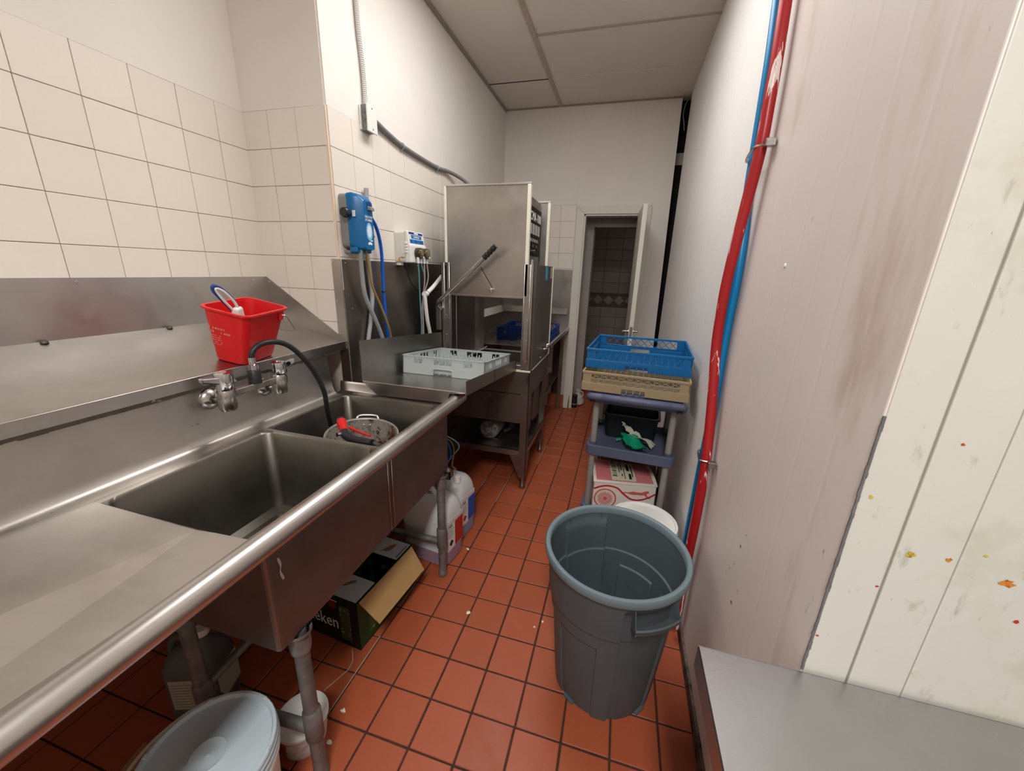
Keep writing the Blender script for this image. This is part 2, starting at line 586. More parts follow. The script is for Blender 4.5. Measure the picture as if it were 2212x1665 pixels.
dirt1 = [(4, .60, .80, srgb(186, 168, 152), (1, 1, .25)), (13, .70, .80, srgb(150, 128, 108), (1, 1, .35)), (34, .70, .76, srgb(128, 98, 70), (1, 1, .5))]
M_PANW = panel_mat('cooler_panel_white', srgb(238, 235, 232), .072, [(4, .70, .85, srgb(206, 198, 190), (1, 1, .2))])
M_PANP = panel_mat('cooler_panel_pinkish', srgb(222, 213, 207), .118, dirt1, .16)
M_PANG = mat('return_panel_white', srgb(202, 201, 192), .45, var=.03, vscale=3, bump=.12, bscale=18,
             spots=[(4.5, .56, .78, srgb(184, 178, 158), (1, 1, 1)), (16, .62, .76, srgb(172, 168, 152), (2, 1, .8)), (60, .68, .74, srgb(146, 140, 124), (2, 1, .7))])
wc = struct(MB().box(XR + .012, XR + .10, YR + .02, 3.985, 0, ZC + .02).obj('wall_right', M_DARK))
for a, b, mt in ((YR, 1.475, M_PANP), (1.475, 3.03, M_PANW), (3.03, 3.985, M_PANW)):
    MB().box(XR, XR + .06, a + .0012, b - .0012, .0, ZC).obj('cooler_panel', mt, wc, bev=.0025)
MB().box(XR - .010, XR + .001, YR - .0, 3.98, .0, .055).obj('floor_seal', mat('grimy_seal', srgb(92, 78, 66), .85, var=.5, vscale=25, spots=[(20, .5, .62, (0.012, .010, .008), (1, 1, 1))]), wc, bev=.003)
for y, z, w, h in ((1.02, 1.53, .012, .02),):
    MB().lathe([(.006, 0), (.004, -.003)], (XR, y, z), 10, axis='x').obj('screw_head', M_WPLAS, wc)

wg = struct(MB().box(XR + .01, 3.4, YR + .004, YR + .10, 0, ZC + .02).obj('wall_right_return', mat('seam_filler', srgb(150, 144, 134), .9)))
seams = [XR, 2.221, 2.303, 2.62, 3.02, 3.4]
for a, b in zip(seams, seams[1:]):
    MB().box(a + (.0025 if a == XR else .0022 if a == 2.221 else .0006), b - (.0016 if b == 2.221 else .0006), YR - .001, YR + .05, 0, ZC).obj('wall_panel', M_PANG, wg, bev=.002)
m = MB()
z = .80
while z < 1.30:     # torn edge of the corner sealant
    h = random.uniform(.006, .02)
    m.box(XR - .0012 - random.uniform(0, .0014), XR + random.uniform(.001, .0032), YR - .0018, YR + .001, z, z + h)
    z += h * (1.0 if z < 1.45 else 1.8)
o = m.obj('torn_sealant', mat('sealant_grey', srgb(104, 102, 104), .9, var=.2, vscale=40), wg)
o['kind'] = 'stuff'
def stain(parent, name, c, s, mt, seed, axis='y'):
    rs = random.Random(seed)
    n = 14
    ring = [(math.cos(2 * math.pi * k / n) * s * rs.uniform(.45, 1.15), math.sin(2 * math.pi * k / n) * s * rs.uniform(.4, .9)) for k in range(n)]
    m = MB()
    if axis == 'y':
        m.add([(c[0] + a, c[1], c[2] + b) for a, b in ring], [tuple(range(n))])
    else:
        m.add([(c[0], c[1] + a, c[2] + b) for a, b in ring], [tuple(range(n))])
    return m.obj(name, mt, parent)


M_ST1 = mat('stain_mustard', srgb(196, 176, 70), .6, spots=[(160, .5, .6, srgb(128, 92, 20), (1, 1, 1))])
M_ST2 = mat('stain_orange', srgb(200, 128, 40), .6, spots=[(160, .5, .6, srgb(168, 66, 20), (1, 1, 1))])
M_ST3 = mat('stain_red', srgb(176, 44, 30), .6)
for k, (x, z, s, mt) in enumerate(((2.242, 1.08, .0075, M_ST1), (2.290, 1.082, .0055, M_ST2), (2.368, 1.059, .0105, M_ST2), (2.1565, .883, .003, M_ST3), (2.399, .995, .005, M_ST3), (2.214, 1.009, .003, M_ST3), (2.252, 1.274, .003, M_ST2), (2.33, 1.10, .004, M_ST1), (2.166, 1.17, .005, M_ST1))):
    stain(wg, 'food_stain', (x, YR - .0016, z), s, mt, k)
M_ST4 = mat('stain_brown', srgb(132, 100, 72), .7)
for k, (y, z, s) in enumerate(((.888, .77, .006), (.861, .599, .007), (.90, .70, .004), (.93, .66, .004), (.87, .82, .004), (.95, .74, .003), (.84, .66, .003))):
    stain(wc, 'rust_speck', (XR - .0006, y, z), s, M_ST4, 40 + k, 'x')
# plain walls that close the room out of view
M_REAR = mat('rear_wall_paint', srgb(190, 182, 172), .8)
struct(MB().box(-.2, 3.4, -2.7, -2.6, 0, ZC).obj('wall_rear', M_REAR))
struct(MB().box(3.4, 3.5, -2.7, .6, 0, ZC).obj('wall_far_right', M_REAR))

# pale leftover lines along a few floor joints
M_PALE = mat('pale_joint', srgb(176, 160, 140), .8)
for a, b in (((1.237, 2.99), (1.237, 2.60)), ((1.237, 2.933), (1.297, 2.931)), ((1.215, 2.777), (1.405, 2.777)), ((.921, 2.276), (.918, 2.149)), ((1.079, 2.345), (1.079, 1.99)), ((.9215, .901), (.9215, .58)), ((.848, .816), (.882, .775)), ((.882, .775), (.887, .74)), ((.887, .74), (.853, .649))):
    d = (Vector(b) - Vector(a)).normalized()
    nn = Vector((-d.y, d.x)) * .0016
    A_, B_ = Vector(a), Vector(b)
    MB().add([(A_.x + nn.x, A_.y + nn.y, .0008), (A_.x - nn.x, A_.y - nn.y, .0008), (B_.x - nn.x, B_.y - nn.y, .0008), (B_.x + nn.x, B_.y + nn.y, .0008)], [(0, 1, 2, 3)]).obj('pale_joint_line', M_PALE, fl)

# stainless wall sheets ----------------------------------------------------
m = MB().box(XB + .0065, XB + .0085, YB + .004, YE - .002, .0, 1.5235)
st = struct(m.obj('trim_1', M_STEEL_D))
MB().box(XB - .041, XB + .0085, YB - .0085, YB - .0065, .0, 1.524).obj('corner_flange', M_STEEL, st)
for p in ((XB - .034, 1.512), (XB - .030, 1.33), (XB - .030, 1.17)):
    MB().lathe([(.005, YB - .0085), (.004, YB - .011)], (p[0], 0, p[1]), 10, axis='y').obj('screw_head', M_STEEL_L, st)
for p in ((1.475, 1.508), (1.50, 1.29), (2.17, 1.508)):
    MB().lathe([(.0045, XB + .0085), (.0035, XB + .011)], (0, p[0], p[1]), 10, axis='x').obj('screw_head', M_STEEL_L, st)
st2 = struct(MB().box(XB + .01, 1.232, YE - .0105, YE - .0075, .86, 1.525).obj('trim_2', M_STEEL_Z))

# doorway, jambs, casing and the open door ----------------------------------
dr = struct(MB().box(DX0, DX0 + .022, YE - .004, YE + .13, 0, DZ).box(DX1 - .022, DX1, YE - .004, YE + .13, 0, DZ).box(DX0, DX1, YE - .004, YE + .13, DZ - .022, DZ)
            .obj('door_1', M_WDOOR, bev=.003))
cs = .072
MB().prism([(DX0 - cs, 0), (DX0 + .006, 0), (DX0 + .006, DZ - .006), (DX0 - cs, DZ + cs)], YE - .018, YE, 'y').obj('casing', M_WDOOR, dr, bev=.004)
MB().prism([(DX1 - .006, 0), (DX1 + cs, 0), (DX1 + cs, DZ + cs), (DX1 - .006, DZ - .006)], YE - .018, YE, 'y').obj('casing', M_WDOOR, dr, bev=.004)
MB().prism([(DX0 - cs, DZ + cs), (DX0 + .006, DZ - .006), (DX1 - .006, DZ - .006), (DX1 + cs, DZ + cs)], YE - .018, YE, 'y').obj('casing', M_WDOOR, dr, bev=.004)
ML = Matrix.Translation((DX1 - .012, YE - .02, 0)) @ Matrix.Rotation(math.radians(-87.5), 4, 'Z')
m = MB().box(-.0, .040, 0, .0, 0, 0) if False else MB()
leaf = MB()
leaf.box(0.0, .575, -.038, 0.0, .012, 2.062, ML)
lf = leaf.obj('door_leaf', M_WDOOR, dr, bev=.003)
M_HINGE = mat('old_brass', (.45, .38, .25), .4, 1.0)
for zz in (.25, 1.75):
    MB().box(.012, .020, .0, .012, zz, zz + .1, ML).cyl(ML @ Vector((.01, .012, zz)), ML @ Vector((.01, .012, zz + .1)), .006).obj('hinge', M_HINGE, lf)
m = MB().box(.5752, .577, -.031, -.007, .955, 1.045, ML)
m.obj('latch_plate', M_STEEL_L, lf)
M_BRASS = mat('nickel_lever', (.55, .50, .42), .3, 1.0)
for s_ in (1, -1):
    yy = 0.0 if s_ > 0 else -.038
    m = MB().cyl(ML @ Vector((.525, yy, 1.0)), ML @ Vector((.525, yy + s_ * .008, 1.0)), .026)
    m.cyl(ML @ Vector((.525, yy + s_ * .008, 1.0)), ML @ Vector((.525, yy + s_ * .05, 1.0)), .010)
    m.cyl(ML @ Vector((.535, yy + s_ * .048, 1.0)), ML @ Vector((.44, yy + s_ * .048, .995)), .009, .007)
    m.obj('door_lever', M_BRASS, lf)
# tear in the casing foot
MB().prism([(1.278, 0), (1.294, 0), (1.294, .16), (1.290, .16), (1.282, .09)], YE - .0195, YE - .0182, 'y').obj('chipped_paint', mat('bare_wood', srgb(112, 88, 62), .9, var=.3, vscale=50), dr)

# the dim room beyond the doorway -------------------------------------------
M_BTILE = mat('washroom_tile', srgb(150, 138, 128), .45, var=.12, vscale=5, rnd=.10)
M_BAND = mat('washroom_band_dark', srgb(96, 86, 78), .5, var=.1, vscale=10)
BY = 6.35
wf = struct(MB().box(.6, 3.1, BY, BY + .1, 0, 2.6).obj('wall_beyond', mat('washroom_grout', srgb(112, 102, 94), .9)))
bw, bh = .245, .165
zz = 0
rows = []
while zz < 2.5:
    if abs(zz - .99) < .02 or .9 < zz < 1.18:
        zz = 1.20
        continue
    rows.append(zz)
    zz += bh
cache = None
for z0 in rows:
    top = min(z0 + bh, .985) if z0 < .985 else z0 + bh
    for k in range(8):
        x0 = .95 + k * bw
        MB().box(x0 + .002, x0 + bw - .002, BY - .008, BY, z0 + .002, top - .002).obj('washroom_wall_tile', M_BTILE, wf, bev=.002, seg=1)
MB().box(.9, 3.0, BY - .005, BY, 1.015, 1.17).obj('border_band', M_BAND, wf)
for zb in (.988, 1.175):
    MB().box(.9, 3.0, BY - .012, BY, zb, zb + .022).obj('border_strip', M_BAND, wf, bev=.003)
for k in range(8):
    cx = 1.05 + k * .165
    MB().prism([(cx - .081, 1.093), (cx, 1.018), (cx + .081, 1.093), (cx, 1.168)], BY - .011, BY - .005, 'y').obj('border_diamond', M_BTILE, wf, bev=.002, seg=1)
struct(MB().box(.6, 1.285, YE + .12, YE + .22, 0, 2.6).box(1.96, 2.07, YE + .12, YE + .22, 0, 2.6).obj('wall_beyond_partition', M_REAR))
struct(MB().box(2.07, 2.5, YE + .125, YE + .20, 0, ZC).obj('gap_blocker_dark', M_DARK))  # added dark sheet, blocks the view through the corner gap so it stays black
struct(MB().box(.6, .7, YE + .12, BY, 0, 2.6).obj('wall_beyond_left', M_REAR))
struct(MB().box(3.0, 3.1, YE + .12, BY, 0, 2.6).obj('wall_beyond_right', M_REAR))
struct(MB().box(.6, 3.1, YE + .12, BY, 2.5, 2.6).obj('ceiling_beyond', M_REAR))
m = MB().box(1.24, 1.395, 4.30, 4.42, 0, 2.45).box(1.96, 2.03, 4.30, 4.42, 0, 2.45).box(1.395, 1.96, 4.30, 4.42, 1.965, 2.45)
struct(m.obj('trim_3', mat('inner_frame_grey', srgb(150, 142, 134), .6, var=.08, vscale=5), bev=.004))

# ------------------------------------------------------------------ two-bowl sink
sink = thing('sink', 'long stainless steel sink with two bowls and a drainboard on pipe legs', 'sink', (.75, .6, 0))
SX0, SX1, DZK = .470, 1.045, .902     # deck from splash to rail, deck height
YL, YS = -1.15, 1.372
b1 = (.540, 1.005, .368, .861)
b2 = (.522, 1.005, .873, 1.318)
# drainboard with a crease
m = MB()
A = (SX0, .3685, DZK); Bc = (.862, .3685, DZK - .003); Cc = (SX1 - .02, .3685, DZK + .006)
A2 = (SX0, YL, DZK + .045); D2 = (.975, -.35, DZK - .002); D3 = (.96, YL, DZK + .002); C2 = (SX1 - .02, YL, DZK + .022)
m.add([A, Bc, Cc, C2, D2, D3, A2], [(0, 6, 5, 4, 1), (1, 4, 5, 3, 2)])
m.obj('drainboard', steel('drainboard_steel', (.56, .53, .50), .38, (1, 12, 12), spots=[(1.6, .55, .75, (.46, .43, .40), (1, 2.5, 1))]), sink)
# deck around the bowls
m = MB().plate(SX0, SX1 - .02, .3685, YS, DZK - .004, DZK, [(b1[0], b1[1], b1[2], b1[3]), (b2[0], b2[1], b2[2], b2[3])], axis='z')
m.obj('deck', M_STEEL, sink)
# bowls
for b in (b1, b2):
    m = MB()
    x0, x1, y0, y1 = b
    r = .032
    sq = [Vector(p) for p in rrect(x0, x1, y0, y1, .0005, DZK)]
    R = [sq, rrect(x0, x1, y0, y1, r, DZK), rrect(x0 + .006, x1 - .006, y0 + .006, y1 - .006, r, DZK - .008), rrect(x0 + .010, x1 - .010, y0 + .010, y1 - .010, r, .64),
         rrect(x0 + .018, x1 - .018, y0 + .018, y1 - .018, r, .605), rrect(x0 + .05, x1 - .05, y0 + .05, y1 - .05, r, .592)]
    m.rings(R, False, True, True)
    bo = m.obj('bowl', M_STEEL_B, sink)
    cx, cy = (x0 + x1) / 2, (y0 + y1) / 2
    MB().lathe([(.045, .5935), (.042, .597), (.03, .595), (.006, .594)], (cx, cy, 0), 20, False, True).obj('drain', M_CHROME_D, bo)
# outer shell below the deck
m = MB()
fx = 1.042
for y0, y1 in ((.372, .862), (.874, 1.345)):
    m.add([(.53, y0, .575), (fx, y0, .575), (fx, y1, .575), (.53, y1, .575), (.53, y0, DZK - .005), (fx, y0, DZK - .005), (fx, y1, DZK - .005), (.53, y1, DZK - .005)],
          [(3, 2, 1, 0), (0, 1, 5, 4), (1, 2, 6, 5), (2, 3, 7, 6), (3, 0, 4, 7)])
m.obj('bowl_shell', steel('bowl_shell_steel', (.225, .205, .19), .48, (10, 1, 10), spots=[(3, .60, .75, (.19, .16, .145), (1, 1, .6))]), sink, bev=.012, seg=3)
MB().box(fx - .02, fx - .003, .858, .878, .58, DZK - .01).obj('joint_strip', M_STEEL_D, sink)
for yy in (.856, .880):
    MB().tube([(fx + .0005, yy, .585), (fx + .0005, yy, .895)], .0025, 6, sub=1).obj('weld_bead', M_STEEL, sink)
MB().tube([(fx + .0012, .405, .835), (fx + .0012, .409, .812), (fx + .0012, .406, .795), (fx + .0012, .411, .772)], lambda t: .0022 + .0012 * math.sin(t * 9), 6).obj('paint_drip', mat('paint_drip_white', srgb(186, 182, 172), .6), sink)
# rolled front rail and the slope up to it
m = MB()
n = 14
prof = []
for k in range(n + 1):
    t = math.radians(170 - 235 * k / n)
    prof.append((1.086 + .027 * math.cos(t), .931 + .027 * math.sin(t)))
prof = [(SX1 - .022, DZK), (1.052, .918), (1.060, .930)] + prof + [(1.084, .903), (1.043, .898)]
R = [[Vector((x, y, z)) for x, z in prof] for y in (YL, -.4, .2, .8, 1.40)]
m.rings(R, True, True, True, closed=False)
m.f = [f for f in m.f if len(f) == 4]
m.sm = [True] * len(m.f); m.m = [0] * len(m.f)
fr = m.obj('front_rail', steel('rail_steel', (.58, .555, .53), .34, (12, 1, 12), var=.08), sink)
MB().lathe([(.0, 1.4185), (.012, 1.417), (.021, 1.411), (.0265, 1.40)], (1.086, 0, .931), 16, False, False, axis='y').obj('rail_end_cap', M_STEEL_L, sink)
# back splash with cove
m = MB()
prof = [(SX0 + .045, DZK), (SX0 + .018, DZK + .004), (SX0 + .005, DZK + .015), (SX0 - .004, DZK + .04), (.448, 1.096), (.442, 1.096)]
R = [[Vector((x, y, z)) for x, z in prof] for y in (YL, .3, 1.3)]
m.rings(R, False, False, True, closed=False)
m.obj('splash_panel', steel('splash_steel', (.44, .41, .375), .36, (12, 1, 12), spots=[(5, .60, .74, (.33, .30, .27), (1, 1, 1)), (22, .70, .75, (.16, .14, .12), (2, 1, 2))]), sink)
# raised end rim
m = MB()
prof = [(1.318, DZK), (1.342, DZK + .004), (1.348, DZK + .012), (1.350, .945), (1.356, .955), (1.364, .952), (1.372, .93)]
R = [[Vector((x, y, z)) for y, z in prof] for x in (.468, .8, 1.075)]
m.rings(R, False, False, True, closed=False)
m.obj('end_rim', M_STEEL, sink)
# legs of galvanised pipe
for (x, y), deep in (((1.022, .445), 1), ((1.022, 1.295), 1), ((.655, .41), 0), ((.60, 1.295), 0)):
    m = MB().cyl((x, y, .03), (x, y, .576), .0195, n=14)
    lg = m.obj('leg', M_GALV, sink)
    MB().lathe([(.024, .50), (.027, .515), (.027, .560), (.034, .566), (.034, .576)], (x, y, 0), 16, False, False).obj('leg_socket', M_GALV, lg)
    MB().lathe([(.014, .0), (.022, .006), (.022, .028), (.017, .036), (.017, .10)], (x, y, 0), 14).obj('adjustable_foot', M_GALV, lg)
    MB().lathe([(.0195, .165), (.025, .172), (.025, .272), (.0195, .28)], (x, y, 0), 14, False, False).obj('pipe_tee', M_GALV, lg)
MB().cyl((.66, .425, .20), (1.022, .445, .20), .0165, n=12).obj('brace', M_GALV, sink)
MB().cyl((.60, 1.295, .20), (1.022, 1.295, .20), .0165, n=12).obj('brace', M_GALV, sink)
MB().cyl((.655, .41, .252), (.60, 1.295, .252), .0135, n=12).obj('brace', M_GALV, sink)
m = MB().box(1.012, 1.06, 1.318, 1.323, .535, .575).box(1.055, 1.06, 1.318, 1.36, .540, .575)
m.obj('leg_bracket', M_STEEL_D, sink)

# ------------------------------------------------------------------ sloping wall shelf above the sink
shelf = thing('drain_shelf', 'sloping stainless wall shelf above the sink holding the red bucket', 'shelf', (.2, .6, 1.1))
zb, zf, xf = 1.236, 1.136, .452
YS0, YS1 = -1.15, 1.440
m = MB()
m.hexa([(.010, YS0, zb - .003), (xf, YS0, zf - .003), (xf, YS1, zf - .003), (.010, YS1, zb - .003), (.010, YS0, zb), (xf, YS0, zf), (xf, YS1, zf), (.010, YS1, zb)])
m.obj('shelf_board', steel('shelf_steel', (.43, .40, .37), .33, (12, 1, 12), spots=[(2.2, .55, .75, (.37, .33, .31), (1, 1, 1))]), shelf)
MB().box(xf, xf + .003, YS0, YS1, 1.098, zf).obj('front_lip', M_STEEL_Y, shelf, bev=.001, seg=1)
M_STAIN = steel('upstand_steel', (.52, .50, .475), .42, (12, 1, 12), spots=[(1.9, .60, .78, (.40, .27, .26), (1, 1, 1))])
m = MB().hexa([(.007, YS0, zb - .003), (.010, YS0, zb - .003), (.010, YS1, zb - .003), (.007, YS1, zb - .003), (.0065, YS0, 1.430), (.0085, YS0, 1.430), (.0085, YS1, 1.430), (.0065, YS1, 1.430)])
m.obj('upstand', M_STAIN, shelf)
m = MB().prism([(.010, zb), (xf, zf), (xf, zf + .004), (.012, 1.430), (.008, 1.430)], YS1 - .003, YS1, 'y')
m.obj('end_plate', M_STEEL_D if False else M_STEEL_Z, shelf)
for y in (.28, .71, 1.02, 1.365):
    MB().lathe([(.0055, .009), (.004, .0115)], (0, y, 1.416), 10, axis='x').obj('screw_head', M_STEEL_L, shelf)
MB().lathe([(.005, YS1 - .003), (.004, YS1 - .0055)], (.03, 0, 1.405), 10, axis='y').obj('screw_head', M_STEEL_L, shelf)
M_BOLT = mat('dark_bolt', (.10, .085, .07), .5, .7)
for y in (.585, .945):
    MB().lathe([(.010, zb - .003), (.009, zb + .004), (.004, zb + .008)], (.024, y, 0), 12).obj('bolt_head', M_BOLT, shelf)
# blackened sealant line beneath the lip
m = MB()
y = -.4
while y < 1.36:
    d = random.uniform(.02, .06)
    m.box(.447, .4546, y, y + d, 1.090 - random.uniform(0, .005), 1.0985)
    y += d
so = m.obj('old_sealant', mat('grimy_sealant', srgb(56, 48, 40), .8, var=.4, vscale=20, spots=[(7, .60, .66, srgb(160, 148, 110), (1, 1, 1))]), shelf)
so['kind'] = 'stuff'

# ------------------------------------------------------------------ faucet
fc = thing('faucet', 'wall-mounted chrome faucet with two lever handles on the sink splash', 'faucet', (.50, .85, 1.04))
for y, z in ((.742, 1.052), (.952, 1.034)):
    zc = 1.062
    fl_ = MB().lathe([(.036, .452), (.036, .457), (.028, .466), (.017, .472)], (0, y, z), 24, axis='x').obj('wall_flange', M_CHROME_D, fc)
    MB().cyl((.468, y, z), (.515, y, z + .004), .013, n=6).obj('union_nut', M_CHROME_D, fc)
    MB().lathe([(.022, 1.022), (.027, 1.032), (.028, 1.085), (.024, 1.094)], (.530, y, 0), 20).obj('valve_body', M_CHROME_D, fc)
MB().box(.519, .541, .742, .955, 1.064, 1.088).obj('bridge', M_CHROME_D, fc, bev=.004)
for y, s, zt in ((.742, -1, 1.150), (.955, 1, 1.142)):
    h = MB().lathe([(.0265, 1.094), (.0280, 1.10), (.0262, zt - .010), (.0248, zt - .002), (.016, zt + .002)], (.530, y, 0), 24).obj('handle', M_CHROME, fc)
    MB().hexa([(.517, y + s * .016, zt - .036), (.543, y + s * .016, zt - .036), (.538, y + s * .074, zt - .018), (.522, y + s * .074, zt - .018),
               (.517, y + s * .016, zt - .010), (.543, y + s * .016, zt - .010), (.538, y + s * .074, zt - .002), (.522, y + s * .074, zt - .002)]).obj('lever', M_CHROME, h, bev=.004)
    MB().lathe([(.012, zt + .001), (.011, zt + .0032)], (.530, y, 0), 16).obj('index_button', mat('index_red', srgb(176, 120, 112), .4) if s < 0 else M_CHROME, h)
MB().lathe([(.021, 1.086), (.021, 1.132), (.017, 1.136)], (.530, .853, 0), 18).obj('hose_coupling', M_BLACK, fc)
MB().lathe([(.018, 1.136), (.0175, 1.152), (.0115, 1.155), (.0115, 1.178)], (.530, .853, 0), 18).obj('ferrule', M_CHROME, fc)

# hose and spray gun -----------------------------------------------------
hs = thing('rinse_hose', 'black rubber rinse hose arching from the faucet to a red spray gun', 'hose', (.53, .85, 1.15))
pts = [(0.530, 0.853, 1.17), (0.532, 0.856, 1.194), (0.540, 0.882, 1.218), (0.550, 0.931, 1.222), (0.560, 0.980, 1.203), (0.575, 1.023, 1.155), (0.590, 1.067, 1.077), (0.600, 1.094, 0.991),
       (0.594, 1.108, 0.905), (0.570, 1.150, 0.80), (.562, 1.20, .70), (.60, 1.27, .63), (.70, 1.298, .618), (.82, 1.296, .618), (.915, 1.265, .66), (.968, 1.15, .72), (.975, 1.0, .80), (.968, .945, .86), (.938, .928, .882)]
MB().tube(pts, .0098, 12).obj('tube', M_BLACK, hs)
g0, g1, g2 = Vector((.706, 1.052, .893)), Vector((.770, .990, .872)), Vector((.938, .928, .882))
d = (g1 - g0).normalized()
q = MB().cyl(g0, g0 + d * .012, .0185, .0190, 18).obj('nozzle_ring', M_BLACKP, hs)
MB().cyl(g0 + d * .012, g1 - d * .008, .0190, .0150, 18).obj('spray_head', M_RED, hs)
MB().tube([g1 - d * .012, g1 + d * .014, (.83, .956, .868), (.890, .936, .876), g2], lambda t: .0165 - .004 * abs(t - .3), 12).obj('grip', M_BLACKP, hs)
MB().tube([g1 + Vector((.016, .014, .018)), (.850, .975, .893), (.915, .952, .896)], lambda t: .006 - .002 * t, 8).obj('trigger', M_RED, hs)
MB().cyl(g1 + Vector((-.006, -.016, .0)), g1 + Vector((-.010, -.030, .002)), .008, n=12).obj('flow_screw', M_CHROME, hs)

# red bucket --------------------------------------------------------------
sl = math.atan((zb - zf) / (xf - .01))
bx, by = .392, .948
bz = zf + (xf - bx) * math.tan(sl) + .0015
MBK = Matrix.Translation((bx, by, bz)) @ Matrix.Rotation(sl, 4, 'Y') @ Matrix.Rotation(math.radians(13), 4, 'Z')
bk = thing('red_bucket', 'red plastic bucket with a wire handle standing on the wall shelf', 'bucket', M=MBK)
m = MB()
H = .190
rings = []
for t, off in ((0, 0), (1, 0)):
    pass
def bring(t, o=0.0):
    hx, hy = .056 + .024 * t, .088 + .030 * t
    return rrect(-hx + o, hx - o, -hy + o, hy - o, .026 + .006 * t, H * t)
R = [bring(0, .010), [Vector((p.x, p.y, .002)) for p in bring(0, .002)]] + [bring(t) for t in (.06, .3, .6, .9, 1.0)]
lip = rrect(-.088, .088, -.126, .126, .036, H); lip2 = rrect(-.088, .088, -.126, .126, .036, H + .006); lip3 = rrect(-.078, .078, -.116, .116, .030, H + .006)
R += [lip, lip2, lip3]
R += [[Vector((p.x, p.y, p.z)) for p in bring(t, .003)] for t in (.95, .5, .08)]
m.rings(R, True, True, True)
m.obj('body', M_RED, bk, local=True)
for s in (1,):
    MB().box(.076, .0835, s * .075 - .012, s * .075 + .012, H - .038, H - .002).obj('handle_lug', M_RED, bk, bev=.002, local=True)
MB().box(-.0835, -.076, .063, .087, H - .038, H - .002).obj('handle_lug', M_RED, bk, bev=.002, local=True)
MB().tube([(.084, .075, H - .018), (.094, .085, H - .022), (.100, .118, H - .062), (.098, .142, H - .088), (.060, .150, H - .100), (0, .152, H - .104), (-.06, .150, H - .098), (-.098, .140, H - .082), (-.100, .115, H - .055), (-.094, .085, H - .022), (-.084, .075, H - .018)], .0020, 6).obj('wire_handle', M_STEEL_L, bk, local=True)
# worn print
mp = mat('worn_print', srgb(196, 120, 112), .7, alpha=1.0)
m = MB()
for r_ in range(7):
    x = -.058
    hh = (.009, .008, .003, .003, .003, .003, .003)[r_]
    zz = H * .64 - (0, .014, .026, .034, .042, .050, .058)[r_]
    yw = -(.088 + .030 * zz / H) - .0004
    while x < (.012 if r_ < 2 else -.018):
        w = random.uniform(.002, .007)
        if random.random() < .8:
            m.box(x, x + w, yw - .0006, yw + .001, zz, zz + hh)
        x += w + random.uniform(.0015, .004)
o = m.obj('faded_lettering', mp, bk, local=True); o['kind'] = 'stuff'
# brush ------------------------------------------------------------------------
br = thing('scrub_brush', 'white brush with a blue-edged loop handle sticking out of the red bucket', 'brush', M=MBK)
MB().tube([(-.012, -.060, .188), (-.020, -.105, .235), (-.024, -.128, .262), (-.022, -.126, .276), (-.014, -.098, .262), (-.006, -.060, .225), (-.002, -.042, .196)], .0052, 10).obj('handle_loop', mat('brush_blue', srgb(30, 62, 140), .4), br, local=True)
MB().tube([(-.008, -.060, .188), (-.016, -.100, .232), (-.020, -.120, .258), (-.018, -.119, .268), (-.011, -.096, .256), (-.004, -.062, .222), (.0, -.046, .196)], .0046, 10).obj('handle_lining', M_WPLAS, br, local=True)
MB().hexa([(-.016, -.066, .10), (.014, -.066, .10), (.014, .0, .10), (-.016, .0, .10), (-.012, -.064, .196), (.010, -.064, .196), (.010, -.032, .202), (-.012, -.032, .202)]).obj('brush_block', M_WPLAS, br, bev=.008, seg=3, local=True)
m = MB()
for i in range(5):
    for j in range(8):
        m.cyl((-.012 + i * .006, -.060 + j * .008, .035), (-.012 + i * .006, -.060 + j * .008, .10), .0016, n=5)
o = m.obj('bristles', M_WPLAS, br, local=True); o['kind'] = 'stuff'

# stock pot ---------------------------------------------------------------------
pt = thing('stock_pot', 'dirty aluminium stock pot soaking in the far sink bowl', 'pot', M=Matrix.Translation((.748, 1.105, .612)) @ Matrix.Rotation(math.radians(7), 4, Vector((.5, .86, 0))))
M_ALU = mat('pot_aluminium', (.50, .48, .45), .42, .85, var=.1, vscale=10)
M_ALUIN = mat('pot_crusted_inside', (.50, .47, .43), .5, .6, spots=[(9, .50, .60, (.16, .055, .018), (1, 1, 1)), (30, .56, .62, (.09, .03, .012), (1, 1, 1))])
Hp = .212; rp = .142
m = MB().lathe([(rp - .012, 0), (rp - .003, .006), (rp, .03), (rp, Hp - .004), (rp + .004, Hp), (rp + .004, Hp + .004), (rp - .002, Hp + .004), (rp - .004, Hp)], n=48, cap1=False)
m.obj('body', M_ALU, pt, local=True)
MB().lathe([(rp - .004, Hp), (rp - .004, .02), (rp - .02, .006), (.01, .004)], n=48, cap0=False).obj('crusted_inside', M_ALUIN, pt, local=True)
for a in (118, -62):
    t = math.radians(a)
    u = Vector((math.cos(t), math.sin(t), 0)); w = Vector((-math.sin(t), math.cos(t), 0)); z_ = Vector((0, 0, 1))
    b = u * (rp + .001) + z_ * (Hp - .022)
    h = MB().tube([b + w * .045, b + w * .045 + u * .022 + z_ * .012, b + w * .03 + u * .036 + z_ * .02, b - w * .03 + u * .036 + z_ * .02, b - w * .045 + u * .022 + z_ * .012, b - w * .045], .006, 8).obj('loop_handle', mat('handle_alu', (.62, .60, .57), .3, .9) if a > 0 else bpy.data.materials['handle_alu'], pt, local=True)
    for s in (-1, 1):
        c = u * (rp - .0045) + w * s * .014 + z_ * (Hp - .03)
        MB().cyl(c, c - u * .005, .007, .003, 10).obj('rivet', bpy.data.materials['handle_alu'], h, local=True)

